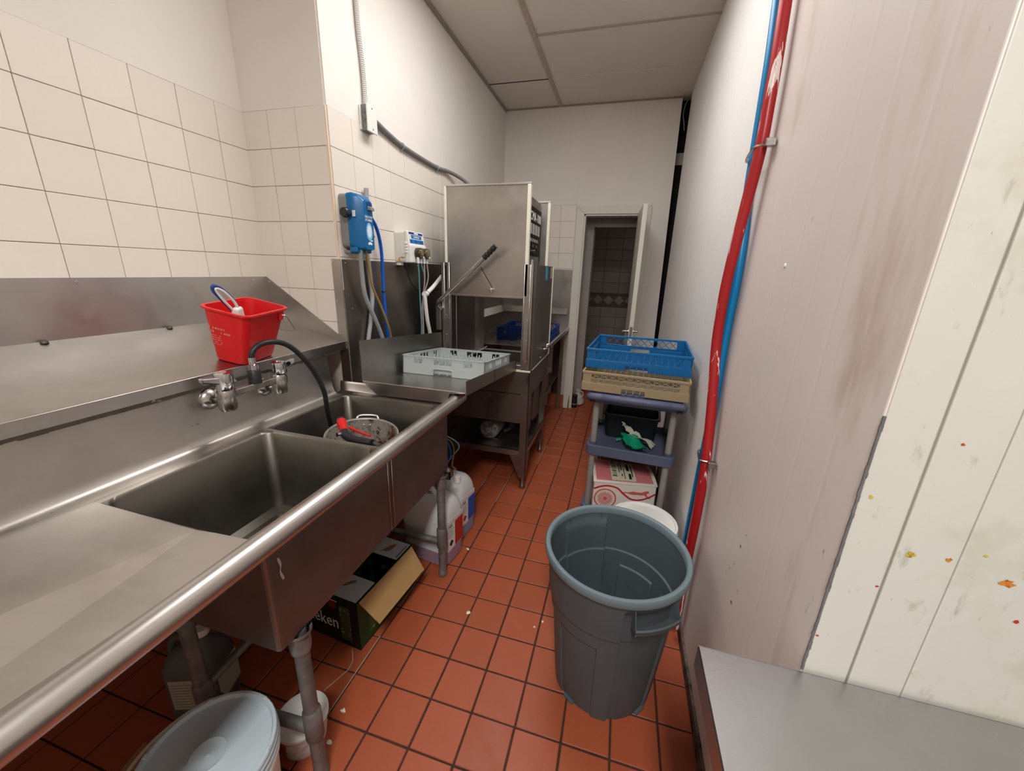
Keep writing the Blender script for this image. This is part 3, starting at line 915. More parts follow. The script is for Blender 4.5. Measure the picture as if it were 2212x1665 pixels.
# ------------------------------------------------------------------ soiled-dish table between sink and machine
tb = thing('dish_table', 'sloping stainless dish table carrying the grey peg rack', 'table', (.87, 1.77, .9))
TX0, TX1, TY0, TY1 = .612, 1.135, 1.335, 2.196
ZA, ZB_ = .972, .885
def tz(y): return ZA + (ZB_ - ZA) * (y - TY0) / (TY1 - TY0)
M_TABLE = steel('dish_table_steel', (.40, .375, .345), .30, (12, 1, 12))
m = MB().hexa([(TX0, TY0, ZA - .004), (TX1, TY0, ZA - .004), (TX1, TY1, ZB_ - .004), (TX0, TY1, ZB_ - .004), (TX0, TY0, ZA), (TX1, TY0, ZA), (TX1, TY1, ZB_), (TX0, TY1, ZB_)])
m.obj('table_top', M_TABLE, tb)
m = MB().hexa([(TX1, TY0, ZA - .012), (TX1 + .003, TY0, ZA - .012), (TX1 + .003, TY1, ZB_ - .012), (TX1, TY1, ZB_ - .012), (TX1, TY0, ZA + .055), (TX1 + .003, TY0, ZA + .055), (TX1 + .003, TY1, ZB_ + .055), (TX1, TY1, ZB_ + .055)])
m.obj('side_lip', M_STEEL_D, tb, bev=.001, seg=1)
m = MB().hexa([(TX0 - .003, TY0, ZA - .004), (TX0, TY0, ZA - .004), (TX0, TY1, ZB_ - .004), (TX0 - .003, TY1, ZB_ - .004), (TX0 - .006, TY0, 1.166), (TX0 - .003, TY0, 1.166), (TX0 - .003, TY1 + .03, 1.083), (TX0 - .006, TY1 + .03, 1.083)])
m.obj('splash_panel', steel('table_splash_steel', (.36, .335, .305), .38, (12, 1, 12)), tb)
m = MB().prism([(TX0 + .075, ZA - .060), (1.044, ZA - .056), (1.058, ZA - .010), (TX1 + .002, ZA - .002), (TX0, ZA - .002)], TY0 - .003, TY0, 'y')
m.obj('drop_apron', M_STEEL, tb)
MB().tube([(TX0, TY0 - .0015, ZA), (TX1, TY0 - .0015, ZA)], .0028, 8, sub=1).obj('edge_bead', M_STEEL_L, tb)
# supports bolted to the machine and resting on the sink end
MB().box(.70, .74, 1.348, 1.368, .957, .9665).obj('support_bracket', M_STEEL_D, tb)
MB().box(1.00, 1.04, 1.348, 1.368, .957, .9665).obj('support_bracket', M_STEEL_D, tb)
MB().box(.66, 1.10, 2.176, 2.197, .845, .882).obj('machine_bracket', M_STEEL_D, tb)


# ------------------------------------------------------------------ racks
def lattice_rack(name, label, col, M, group=None, S=.25, H=.10, slots=False, tiers=False):
    t = thing(name, label, 'dish rack', M=M, group=group)
    mt = mat(name + '_plastic', col, .42, var=.06, vscale=8)
    bot = MB()
    k = -S + .03
    while k < S - .02:
        bot.box(k - .0025, k + .0025, -S + .01, S - .01, .004, .010).box(-S + .01, S - .01, k - .0025, k + .0025, .004, .010)
        k += .0315
    o = bot.obj('bottom_grid', mt, t, local=True)
    for i in range(4):
        R = Matrix.Rotation(i * math.pi / 2, 4, 'Z')
        m = MB()
        y0, y1 = -S, -S + .0045
        # lower band with hand hole, flared a little
        m.plate(-S, S, .0, .040, y0 - .003, y1, [(-.055, .055, -.001, .026)], 'y', R)
        m.box(-S, S, y0 - .0035, y1, H - .012, H, R)
        m.box(-S, S, y0 - .0025, y1, .040, .044, R)
        for s in (-1, 1):
            m.box(s * S - (.045 if s > 0 else 0), s * S + (.045 if s < 0 else 0), y0, y1, .04, H - .012, R)
        so = m.obj('side_frame', mt, t, local=True, bev=.0012, seg=1)
        lat = MB()
        rows_ = [(.044, H - .012)] if not tiers else [(.044, .062), (.067, H - .012)]
        if tiers:
            MB().box(-S + .04, S - .04, y0 - .002, y1, .062, .067, R).obj('mid_band', mt, so, local=True)
        for z0, z1 in rows_:
            if slots:
                x = -S + .06
                while x < S - .06:
                    lat.cyl(R @ Vector((x, (y0 + y1) / 2, z0)), R @ Vector((x + .012, (y0 + y1) / 2, z1)), .0042, n=4)
                    x += .030
            else:
                x = -S + .045
                while x < S - .06:
                    for a, b in (((x, z0), (x + .041, z1)), ((x + .041, z0), (x, z1))):
                        lat.cyl(R @ Vector((a[0], (y0 + y1) / 2, a[1])), R @ Vector((b[0], (y0 + y1) / 2, b[1])), .0021, n=4, smooth=False)
                    x += .041
        lo = lat.obj('lattice', mt, so, local=True)
        lo['kind'] = 'stuff'
    return t


def peg_rack(name, label, col, M, S=.237, H=.10):
    t = thing(name, label, 'dish rack', M=M)
    mt = mat('grey_rack_plastic', col, .40, var=.03, vscale=8)
    for i in range(4):
        R = Matrix.Rotation(i * math.pi / 2, 4, 'Z')
        holes = []
        for c, n in ((-.145, 2), (0, 3), (.145, 2)):
            w = .026 if n == 2 else .036
            x = c - n * w / 2
            for k in range(n):
                holes.append((x + .002, x + w - .002, .056, .088))
                x += w
        holes.append((-.055, .055, -.001, .034))
        m = MB().plate(-S, S, 0, H, -S, -S + .005, holes, 'y', R)
        m.box(-S - .004, S + .004, -S - .004, -S + .006, H - .006, H, R)
        so = m.obj('side_wall', mt, t, local=True)
        for h in holes[:-1]:
            MB().hexa([R @ Vector(p) for p in ((h[0], -S - .0005, .050), (h[1], -S - .0005, .050), (h[1], -S + .004, .050), (h[0], -S + .004, .050), (h[0] + .003, -S + .002, .058), (h[1] - .003, -S + .002, .058), (h[1] - .003, -S + .008, .058), (h[0] + .003, -S + .008, .058))]).obj('slot_sill', mt, so, local=True)
        MB().tube([R @ Vector(p) for p in ((-.056, -S - .001, .002), (-.056, -S - .001, .026), (-.046, -S - .001, .036), (.046, -S - .001, .036), (.056, -S - .001, .026), (.056, -S - .001, .002))], .003, 6, sub=3).obj('hand_hole_rim', mt, so, local=True)
        MB().box(-.055, .055, -S + .018, -S + .021, .004, .036, R).obj('hand_hole_back', mt, so, local=True)
    bot = MB()
    k = -S + .02
    while k < S:
        bot.box(k - .002, k + .002, -S + .004, S - .004, .004, .010).box(-S + .004, S - .004, k - .002, k + .002, .004, .010)
        k += .0485
    bot.obj('bottom_grid', mt, t, local=True)
    pg = MB()
    for i in range(9):
        for j in range(9):
            x, y = -.194 + i * .0485, -.194 + j * .0485
            pg.cyl((x, y, .008), (x, y, .074), .0052, .0042, 6).lathe([(.0042, .074), (.002, .078)], (x, y, 0), 6, False, True)
    p = pg.obj('pegs', mt, t, local=True)
    p['kind'] = 'stuff'
    return t


ta = math.atan((ZB_ - ZA) / (TY1 - TY0))
cy = 1.885
MR = Matrix.Translation((.872, cy, tz(cy) + .002)) @ Matrix.Rotation(ta, 4, 'X')
peg_rack('peg_rack', 'light grey square peg rack on the sloping dish table', srgb(176, 184, 184), MR)
lattice_rack('open_rack', 'dark blue open dish rack on the far clean table behind the machine', srgb(10, 58, 128), Matrix.Translation((.93, 3.45, .903)), 'plastic dish racks', slots=True)
lattice_rack('open_rack', 'bright blue lattice dish rack on top of the beige rack', srgb(0, 94, 152), Matrix.Translation((1.877, 2.045, 1.030)) @ Matrix.Rotation(math.radians(-4), 4, 'Z'), 'plastic dish racks')
lattice_rack('open_rack', 'beige lattice dish rack on the cart beneath the bright blue rack', srgb(152, 136, 106), Matrix.Translation((1.875, 1.968, .927)) @ Matrix.Rotation(math.radians(-5), 4, 'Z'), 'plastic dish racks', tiers=True)

# ------------------------------------------------------------------ dish machine
dm = thing('dishwasher', 'tall stainless door-type dish machine with raised doors', 'dishwasher', (.92, 2.53, 0))
X0, X1, Y0, Y1 = .612, 1.225, 2.20, 2.862
ZM = .866
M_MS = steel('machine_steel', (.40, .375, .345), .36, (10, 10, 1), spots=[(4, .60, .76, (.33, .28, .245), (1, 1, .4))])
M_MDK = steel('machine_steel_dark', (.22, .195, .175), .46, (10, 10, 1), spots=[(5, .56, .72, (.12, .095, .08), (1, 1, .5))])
M_TRIM = mat('door_edge_plastic', srgb(222, 218, 200), .5, var=.08, vscale=9, spots=[(8, .66, .74, srgb(196, 176, 128), (1, 1, .3))])
# legs: angle posts with tapered foot
for x, y in ((X1, Y0), (X0, Y0), (X1, Y1), (X0, Y1)):
    sx = -1 if x == X1 else 1
    sy = 1 if y == Y0 else -1
    m = MB()
    m.prism([(x, ZM), (x + sx * .050, ZM), (x + sx * .050, .262), (x + sx * .118, .258), (x + sx * .042, .085), (x, .085)], y, y + sy * .003, 'y')
    m.prism([(y, ZM), (y + sy * .050, ZM), (y + sy * .050, .262), (y + sy * .118, .258), (y + sy * .042, .085), (y, .085)], x, x + sx * .003, 'x')
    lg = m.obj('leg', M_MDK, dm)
    MB().lathe([(.019, 0), (.021, .004), (.021, .028), (.015, .034), (.015, .09)], (x + sx * .022, y + sy * .022, 0), 14).obj('bullet_foot', M_STEEL_D, lg)
# near and far skirts
for y, s in ((Y0 + .006, 1), (Y1 - .006, -1)):
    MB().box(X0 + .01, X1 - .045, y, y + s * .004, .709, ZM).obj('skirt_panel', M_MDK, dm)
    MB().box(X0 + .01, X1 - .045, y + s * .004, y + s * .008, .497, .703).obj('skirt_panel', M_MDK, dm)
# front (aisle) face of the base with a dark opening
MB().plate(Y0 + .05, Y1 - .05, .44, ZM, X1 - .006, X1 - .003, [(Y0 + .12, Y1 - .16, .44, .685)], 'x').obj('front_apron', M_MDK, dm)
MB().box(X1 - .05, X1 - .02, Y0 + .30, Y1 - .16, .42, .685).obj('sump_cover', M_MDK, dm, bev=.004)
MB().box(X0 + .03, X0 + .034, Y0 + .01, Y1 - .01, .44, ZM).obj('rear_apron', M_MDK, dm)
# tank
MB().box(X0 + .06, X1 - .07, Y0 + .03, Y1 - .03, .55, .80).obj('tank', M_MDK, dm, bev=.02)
# lower shelf
m = MB().plate(X0 + .004, X1 - .004, Y0 + .004, Y1 - .004, .296, .300, [], 'z')
m.box(X0 + .004, X1 - .05, Y0 + .004, Y0 + .007, .254, .300).box(X1 - .007, X1 - .004, Y0 + .05, Y1 - .05, .254, .300).box(X0 + .004, X1 - .05, Y1 - .007, Y1 - .004, .254, .300)
m.obj('lower_shelf', M_MS, dm)
# pump motor
m = MB().lathe([(.030, 2.300), (.066, 2.306), (.073, 2.320), (.073, 2.46), (.066, 2.475)], (.917, 0, .378), 28, axis='y')
pm = m.obj('pump_motor', mat('motor_grey', (.17, .165, .155), .6, .3, var=.4, vscale=25, spots=[(18, .52, .62, (.32, .31, .29), (1, 1, 1))]), dm)
MB().lathe([(.022, 2.300), (.021, 2.293), (.010, 2.291)], (.917, 0, .378), 18, axis='y').obj('end_bell', mat('end_bell_grey', (.34, .33, .30), .5, .4, var=.2, vscale=30), pm)
for a in range(3):
    t = math.radians(20 + a * 120)
    MB().cyl((.917 + .05 * math.cos(t), 2.308, .378 + .05 * math.sin(t)), (.917 + .05 * math.cos(t), 2.300, .378 + .05 * math.sin(t)), .006, n=8).obj('motor_bolt', M_BOLT, pm)
MB().cyl((.917, 2.36, .449), (.917, 2.36, .470), .013, n=10).obj('conduit_stub', M_GALV, pm)
MB().box(.86, .975, 2.33, 2.45, .300, .306).obj('motor_foot', M_MDK, pm)
MB().tube([(1.00, 2.42, .34), (1.045, 2.43, .37), (1.055, 2.45, .45), (1.03, 2.47, .56)], .022, 10).obj('pump_hose', M_BLACK, dm)
# work deck of the chamber
m = MB().plate(X0, X1, Y0, Y1, ZM - .004, ZM, [(X0 + .06, X1 - .06, Y0 + .06, Y1 - .06)], 'z')
m.box(X0 + .06, X1 - .06, Y0 + .06, Y1 - .06, .80, .804)
m.obj('chamber_deck', M_MS, dm)
MB().box(X0 + .0, X1 + .004, Y0 - .004, Y0 + .012, ZM - .004, ZM + .008).obj('deck_edge', M_TRIM, dm, bev=.002)
MB().box(X1 - .008, X1 + .005, Y0 + .07, Y1, ZM - .004, ZM + .006).obj('deck_edge', M_TRIM, dm, bev=.002)
for y in (Y0 + .10, Y1 - .10):
    MB().tube([(X0 + .05, y, ZM + .012), (X1 - .05, y, ZM + .012)], .008, 8, sub=1).obj('rack_rail', M_STEEL_L, dm)
MB().tube([(X0 + .09, Y0 + .01, ZM + .012), (X0 + .09, Y1 - .01, ZM + .012)], .008, 8, sub=1).obj('rack_rail', M_STEEL_L, dm)
# corner posts with guides (channel section)
def post(x, y, sx, sy, mt):
    m = MB().box(min(x, x + sx * .062), max(x, x + sx * .062), min(y, y + sy * .003), max(y, y + sy * .003), ZM, 1.535)
    m.box(min(x, x + sx * .003), max(x, x + sx * .003), min(y, y + sy * .062), max(y, y + sy * .062), ZM, 1.535)
    p = m.obj('corner_post', mt, dm)
    for k, dx in enumerate((.020, .056)):
        MB().tube([(x + sx * dx, y - sy * .001, ZM + .01), (x + sx * dx, y - sy * .001, 1.535)], .003, 6, sub=1).obj('guide_bead', M_STEEL, p)
    for zz in (.93, 1.07, 1.20, 1.35, 1.522):
        MB().lathe([(.0055, 0), (.004, -sy * .004)], (x + sx * .030, y, zz), 10, axis='y').obj('rivet', M_STEEL_L, p)
    return p
post(X1, Y0, -1, 1, M_MS); post(X0, Y0, 1, 1, M_MS); post(X1, Y1, -1, -1, M_MS); post(X0, Y1, 1, -1, M_MS)
# front closure panel with handle and stickers
fp = MB().box(X1 + .001, X1 + .004, Y0 + .055, Y1 - .02, ZM + .006, 1.535).obj('front_panel', M_MDK, dm)
MB().box(X1 + .0035, X1 + .010, Y1 - .024, Y1 - .014, ZM, 1.535).obj('panel_edge_strip', M_TRIM, fp)
MB().box(X1 + .004, X1 + .0046, 2.56, 2.635, 1.440, 1.530).obj('blue_sticker', mat('sticker_blue', srgb(40, 150, 200), .4), fp)
m = MB()
for k, (y, z) in enumerate(((2.575, 1.512), (2.59, 1.498), (2.605, 1.485), (2.58, 1.470), (2.60, 1.455))):
    m.box(X1 + .0046, X1 + .0050, y, y + .012, z, z + .006)
o = m.obj('sticker_glyphs', M_WHITEPR, fp); o['kind'] = 'stuff'
MB().box(X1 + .004, X1 + .0046, 2.750, 2.825, 1.450, 1.530).obj('grey_sticker', mat('sticker_grey', srgb(170, 168, 150), .5), fp)
hd = MB().tube([(X1 + .004, 2.55, .955), (X1 + .035, 2.56, .962), (X1 + .035, 2.74, .962), (X1 + .004, 2.75, .955)], .008, 8, sub=4).obj('pull_handle', M_CHROME, fp)
MB().box(X1 + .004, X1 + .03, 2.55, 2.75, .945, .951).obj('handle_plate', M_CHROME, hd, bev=.002)
MB().lathe([(.007, X1 + .004), (.005, X1 + .009)], (0, 2.52, .90), 10, axis='x').obj('rivet', M_STEEL_L, fp)
# raised doors
def door(y0, y1, name='door'):
    d = MB().box(.652, 1.168, y0, y1, 1.338, 1.982).obj(name, M_MS, dm, bev=.003)
    for a, b in ((.640, .654), (1.166, 1.187)):
        MB().box(a, b, y0 - .010, y1 + .008, 1.345, 1.975).obj('edge_guide', M_TRIM, d, bev=.003)
    MB().box(.642, 1.186, y0 - .006, y1 + .004, 1.974, 1.986).obj('top_rail', M_STEEL_L, d, bev=.002)
    MB().box(.642, 1.186, y0 - .008, y1 + .004, 1.330, 1.342).obj('bottom_rail', M_MS, d, bev=.002)
    return d
dn = door(Y0 + .010, Y0 + .022)
df = door(Y1 - .022, Y1 - .010)
MB().lathe([(.011, Y0 + .010), (.011, Y0 - .008), (.006, Y0 - .012)], (.955, 0, 1.378), 16, axis='y').obj('pivot_bolt', M_STEEL_L, dn)
# fixed upper box with the control panel, between the doors
cb = MB().box(.66, 1.120, Y0 + .07, Y1 - .05, 1.50, 1.965).obj('control_box', M_MDK, dm, bev=.004)
MB().box(1.120, 1.134, 2.335, 2.775, 1.60, 1.905).obj('control_panel', mat('panel_black', (.008, .008, .009), .6, spec=.15), cb, bev=.003)
fM = lambda y, z: frame((1.1345, y, z), (0, 1, 0), (0, 0, 1))
text('panel_title', 'CMA-180', .078, M_WHITEPR, fM(2.435, 1.820), cb, sx=1.02)
m = MB()
for k in range(6):
    for a, b in ((2.345, 2.425), (2.735, 2.770)):
        m.box(1.134, 1.1345, a, b, 1.820 + k * .009, 1.823 + k * .009)
o = m.obj('panel_stripes', M_WHITEPR, cb); o['kind'] = 'stuff'
M_ICON = mat('icon_grey', srgb(176, 168, 166), .5, var=.25, vscale=120)
for k in range(5):
    MB().box(1.134, 1.1346, 2.35 + k * .08, 2.415 + k * .08, 1.735, 1.800).obj('wash_icon', M_ICON, cb)
M_DIMR = mat('panel_dim_red', srgb(120, 56, 52), .5)
for k, y in enumerate((2.46, 2.52, 2.58, 2.64, 2.69)):
    MB().box(1.134, 1.1346, y, y + .035, 1.688, 1.708).obj('status_print', M_ICON if k < 4 else M_DIMR, cb)
for k, y in enumerate((2.44, 2.54, 2.65)):
    MB().box(1.134, 1.1346, y - .022, y + .022, 1.655, 1.672).obj('button_print', M_DIMR, cb)
MB().cyl((1.134, 2.55, 1.628), (1.150, 2.55, 1.628), .011, n=14).obj('selector_knob', M_CHROME, cb)
MB().box(1.120, 1.130, 2.42, 2.50, 1.50, 1.598).obj('cover_strip', M_STEEL_L, cb)
MB().box(1.121, 1.128, 2.56, 2.60, 1.525, 1.575).obj('toggle_plate', M_WPLAS, cb)
# lifting handle
lv = MB().tube([(.612, 2.19, 1.24), (.600, 2.165, 1.272), (.618, 2.140, 1.295), (.66, 2.128, 1.325), (.82, 2.120, 1.462), (.945, 2.112, 1.572)], .0125, 12, sub=4).obj('lift_lever', M_STEEL, dm)
MB().tube([(.935, 2.112, 1.564), (.97, 2.110, 1.596), (1.010, 2.108, 1.634)], lambda t: .0165 + .002 * math.sin(t * 26), 12, sub=8).obj('grip', M_BLACKP, lv)
MB().prism([(.858, 1.515), (.878, 1.515), (.966, 1.380), (.944, 1.372)], Y0 - .010, Y0 - .006, 'y').obj('link_arm', M_MS, lv)
MB().lathe([(.008, 2.112), (.006, 2.104)], (.868, 0, 1.508), 10, axis='y').obj('link_rivet', M_STEEL_L, lv)
MB().box(.575, .612, 2.18, 2.25, 1.10, 1.27).obj('lever_bracket', M_MDK, dm, bev=.006)
# dark inner liner on the wall side and wash arm
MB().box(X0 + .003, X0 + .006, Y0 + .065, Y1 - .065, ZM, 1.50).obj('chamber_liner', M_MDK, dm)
for y in (Y0 + .10, Y0 + .19):
    MB().tube([(X0 + .02, y, ZM), (X0 + .02, y, 1.50)], .006, 8, sub=1).obj('door_track', M_STEEL_L, dm)
MB().box(X0 + .05, X1 - .05, 2.49, 2.57, 1.43, 1.455).obj('wash_arm', M_MS, dm, bev=.006)
MB().box(.66, 1.12, Y0 + .07, Y1 - .05, 1.488, 1.50).obj('hood_pan', M_MDK, dm)

# ------------------------------------------------------------------ clean-dish table along the wall beyond the machine
ct = thing('dish_table', 'far stainless table against the back wall holding the dark blue rack', 'table', (.85, 3.45, 0))
CZ_ = .900
MB().box(XB + .012, 1.205, 2.885, YE - .012, CZ_ - .004, CZ_).obj('table_top', M_TABLE, ct)
m = MB()
prof = [(1.200, CZ_), (1.206, CZ_ + .02), (1.212, CZ_ + .032), (1.224, CZ_ + .036), (1.236, CZ_ + .030), (1.240, CZ_ + .014), (1.234, CZ_ - .004), (1.215, CZ_ - .012)]
m.rings([[Vector((x, y, z)) for x, z in prof] for y in (2.885, YE - .012)], False, False, True, closed=False)
m.obj('front_rail', M_STEEL, ct)
MB().box(XB + .010, XB + .013, 2.885, YE - .012, CZ_, 1.075).obj('splash_panel', M_STEEL_D, ct)
MB().hexa([(XB + .010, 2.885, 1.075), (XB + .013, 2.885, 1.075), (XB + .013, YE - .012, 1.075), (XB + .010, YE - .012, 1.075), (XB + .010, 2.885, 1.078), (XB + .062, 2.885, 1.072), (XB + .062, YE - .06, 1.072), (XB + .010, YE - .012, 1.078)]) if False else None
MB().add([(XB + .060, 2.885, 1.068), (XB + .060, YE - .062, 1.068), (XB + .011, YE - .013, 1.128), (XB + .011, 2.885, 1.128)], [(0, 1, 2, 3)]).add([(XB + .060, 2.885, 1.068), (XB + .060, YE - .062, 1.068), (XB + .012, YE - .013, 1.068), (XB + .012, 2.885, 1.068)], [(3, 2, 1, 0)]).obj('splash_return', M_STEEL_L, ct)
MB().add([(XB + .060, YE - .062, 1.068), (1.205, YE - .062, 1.068), (1.205, YE - .013, 1.128), (XB + .011, YE - .013, 1.128)], [(0, 1, 2, 3)]).obj('splash_return', M_STEEL, ct)
for x, y in ((1.175, 4.00), (1.175, 2.93)):
    MB().box(x - .02, x + .02, y - .02, y + .02, .0, CZ_ - .004).obj('leg', M_STEEL_D, ct, bev=.003)
MB().box(.56, 1.16, 2.95, 3.98, .405, .412).obj('undershelf', M_STEEL_D, ct)
MB().box(1.08, 1.16, YE - .014, YE - .010, .0, .86).obj('rear_panel', mat('rusty_panel', srgb(70, 44, 36), .6, .2, var=.3, vscale=12), ct)
MB().box(1.05, 1.225, YE - .016, YE - .008, .0, .155).obj('tile_skirting', M_FTILE, ct, bev=.003)

# booster box seen past the machine leg
bb = thing('booster_heater', 'dark metal heater box with a pale top under the far clean table', 'heater', (1.06, 3.2, .42))
MB().box(.82, 1.15, 3.02, 3.40, .413, .60).obj('casing', M_MDK, bb, bev=.005)
MB().box(.81, 1.168, 3.01, 3.41, .60, .615).obj('pale_lid', mat('lid_pale', srgb(150, 146, 128), .5, var=.2, vscale=12), bb, bev=.004)
MB().box(1.10, 1.146, 3.05, 3.09, .30, .413).obj('valve', M_WPLAS, bb, bev=.005) if False else None

# ------------------------------------------------------------------ blue dilution dispenser on the tiles
M_BLUE = mat('dispenser_blue', srgb(0, 96, 152), .28, var=.05, vscale=10)
M_GREYP = mat('grey_plastic', srgb(128, 128, 124), .45, var=.05, vscale=10)
M_GREYL = mat('grey_tube_plastic', srgb(150, 154, 154), .45, var=.06, vscale=10)
WX = XB + .0062
ds = thing('soap_dispenser', 'blue and grey dilution dispenser with black side knob on the tiled wall', 'dispenser', (WX, 1.53, 1.57))
m = MB()
m.rings([[Vector((x, p.x, p.y)) for p in rrect(1.466 + i, 1.592 - i, 1.578 + i, 1.812 - i, .02, 0)] for x, i in ((WX, 0), (WX + .042, 0))], True, True, True)
m.obj('back_shell', M_GREYP, ds)
m = MB()
def face(x, a, b, c, d, r): return [Vector((x, p.x, p.y)) for p in rrect(a, b, c, d, r, 0)]
m.rings([face(WX + .040, 1.466, 1.592, 1.585, 1.815, .018), face(WX + .060, 1.468, 1.590, 1.575, 1.817, .018), face(WX + .088, 1.486, 1.574, 1.568, 1.808, .015), face(WX + .108, 1.497, 1.565, 1.572, 1.785, .012)], True, True, True)
cv = m.obj('front_cover', M_BLUE, ds)
MB().box(WX + .035, WX + .075, 1.470, 1.588, 1.556, 1.582).obj('cover_foot', M_BLUE, ds, bev=.006)
MB().box(WX, WX + .035, 1.478, 1.580, 1.553, 1.566).obj('bracket', M_GREYP, ds, bev=.003)
kn = MB().lathe([(.012, 1.468), (.012, 1.452), (.021, 1.450), (.023, 1.444), (.021, 1.428), (.018, 1.425)], (WX + .052, 0, 1.726), 20, axis='y').obj('knob', M_BLACKP, ds)
MB().box(WX + .070, WX + .085, 1.4645, 1.4665, 1.712, 1.738).obj('knob_scale', M_WHITEPR, ds)
MB().box(WX + .1055, WX + .1095, 1.522, 1.552, 1.752, 1.782).obj('recess', mat('recess_dark_blue', srgb(0, 60, 108), .4), cv)
MB().hexa([(WX + .100, 1.524, 1.748), (WX + .128, 1.530, 1.744), (WX + .128, 1.556, 1.744), (WX + .100, 1.556, 1.748), (WX + .100, 1.524, 1.768), (WX + .126, 1.530, 1.758), (WX + .126, 1.556, 1.758), (WX + .100, 1.556, 1.768)]).obj('push_lever', M_GREYP, ds, bev=.003)
fD = lambda y, z: frame((WX + .1085, y, z), (0, 1, 0), (.004, 0, 1))
text('lettering', 'DILUTION', .0148, M_WHITEPR, fD(1.5305, 1.712), ds, align='CENTER', sx=.78)
text('lettering', 'AT HAND', .0148, M_WHITEPR, fD(1.5305, 1.698), ds, align='CENTER', sx=.78)
M_GLOWPR = mat('pale_blue_print', srgb(128, 184, 224), .4)
MB().add([(WX + .1086, 1.5305 + .024 * math.cos(math.radians(a)), 1.652 + .040 * math.sin(math.radians(a))) for a in range(0, 360, 15)], [tuple(range(24))]).obj('oval_print', M_GLOWPR, ds)
MB().add([(WX + .1088, 1.5305 + .015 * math.cos(math.radians(a)), 1.654 + .028 * math.sin(math.radians(a))) for a in range(0, 360, 15)], [tuple(range(24))]).obj('oval_print', mat('paler_print', srgb(214, 228, 240), .4), ds)
pts = [(1.5305 + .021 * math.cos(math.radians(a)), 1.574 + .021 * math.sin(math.radians(a))) for a in range(35, 146, 11)] + [(1.5305 + .010 * math.cos(math.radians(a)), 1.574 + .010 * math.sin(math.radians(a))) for a in range(145, 34, -11)]
MB().add([(WX + .1083 + .0004, y, z + .012) for y, z in pts], [tuple(range(len(pts)))]).obj('fan_logo', M_WHITEPR, ds)
MB().box(WX + .1086, WX + .1090, 1.535, 1.552, 1.610, 1.615).obj('small_print', M_WHITEPR, ds)
# hose clip hook and rack on its side
MB().tube([(WX + .045, 1.592, 1.645), (WX + .05, 1.605, 1.630), (WX + .055, 1.625, 1.626), (WX + .058, 1.638, 1.642)], .005, 6).obj('hook', M_BLACKP, ds)
for k in range(4):
    MB().tube([(WX + .062, 1.588, 1.742 - k * .028), (WX + .030, 1.612, 1.732 - k * .028)], .0022, 5, sub=1).obj('clip_rib', M_GREYL, ds)

ZH = 1.10   # the tubes drop behind the dish table splash
def hose(name, label, pts, r, mt, extra=None):
    if pts[-1][2] < 1.0 and pts[-1][0] < .56:
        pts = pts + [(pts[-1][0] + .01, pts[-1][1] + .01, .35), (pts[-1][0] + .02, pts[-1][1] + .01, .03)]
    o = MB().tube(pts, r, 10).obj(name, mt)
    return tag(o, label, 'hose')
t_ = lambda a, *l: [*a, *l]
hose('drain_tube', 'light grey rigid tube standing open-ended beside the blue dispenser', [(0.478, 1.657, 1.864), (0.478, 1.640, 1.728), (0.478, 1.628, 1.574), (0.478, 1.637, 1.438), (0.478, 1.643, 1.343), (0.478, 1.617, 1.224), (0.478, 1.578, 1.10), (.480, 1.56, .95), (.49, 1.56, .60)], .0115, M_GREYL)
hose('drain_tube', 'grey discharge tube hanging from the bottom of the blue dispenser', [(0.530, 1.504, 1.572), (0.512, 1.525, 1.462), (0.502, 1.552, 1.349), (0.500, 1.625, 1.224), (0.500, 1.683, 1.10), (.50, 1.70, .95), (.50, 1.70, .62)], .011, M_GREYL)
hose('feed_tube', 'tan feed tube hanging from the blue dispenser between two grey tubes', [(0.535, 1.536, 1.574), (0.527, 1.566, 1.484), (0.523, 1.590, 1.393), (0.520, 1.653, 1.295), (0.520, 1.708, 1.189), (0.512, 1.745, 1.10), (.51, 1.76, .9), (.51, 1.76, .6)], .006, mat('tan_tube', srgb(150, 122, 70), .45))
bh_ = hose('water_hose', 'bright blue water hose curving down beside the white pump', [(0.500, 1.610, 1.731), (0.502, 1.653, 1.722), (0.502, 1.694, 1.669), (0.494, 1.728, 1.58), (0.488, 1.738, 1.438), (0.488, 1.737, 1.289), (0.488, 1.754, 1.10), (.49, 1.80, .9), (.50, 1.83, .6)], .0088, mat('hose_blue', srgb(8, 84, 186), .3))
MB().lathe([(.0105, 0), (.0105, .008)], (.488, 1.7335, 1.36), 12).obj('hose_tie', M_BLACKP, bh_)
MB().cyl((.500, 1.594, 1.733), (.500, 1.622, 1.730), .010, n=12).obj('hose_barb', M_CHROME_D, bh_)

# ------------------------------------------------------------------ white chemical pump
pu = thing('chemical_pump', 'white wall pump with two dark rotor heads and thin tubes', 'pump', (WX, 2.0, 1.52))
m = MB()
m.rings([face(WX, 1.918, 2.118, 1.522, 1.694, .015), face(WX + .060, 1.922, 2.116, 1.522, 1.697, .014)], True, True, True)
m.obj('back_case', mat('pump_case_grey', srgb(206, 204, 194), .45, var=.03, vscale=9), pu)
m = MB().prism([(WX + .060, 1.524), (WX + .096, 1.524), (WX + .096, 1.618), (WX + .088, 1.628), (WX + .078, 1.698), (WX + .060, 1.700)], 1.926, 2.116, 'y')
m.obj('front_case', M_WPLAS, pu, bev=.005)
sl_ = (.010 / .070)
def fP(y, z): return frame((WX + .0886 - (z - 1.628) * sl_, y, z), (0, 1, 0), (-sl_, 0, 1))
M_NAVY = mat('label_navy', srgb(28, 58, 140), .4)
M_LBLUE = mat('label_blue', srgb(20, 108, 176), .4)
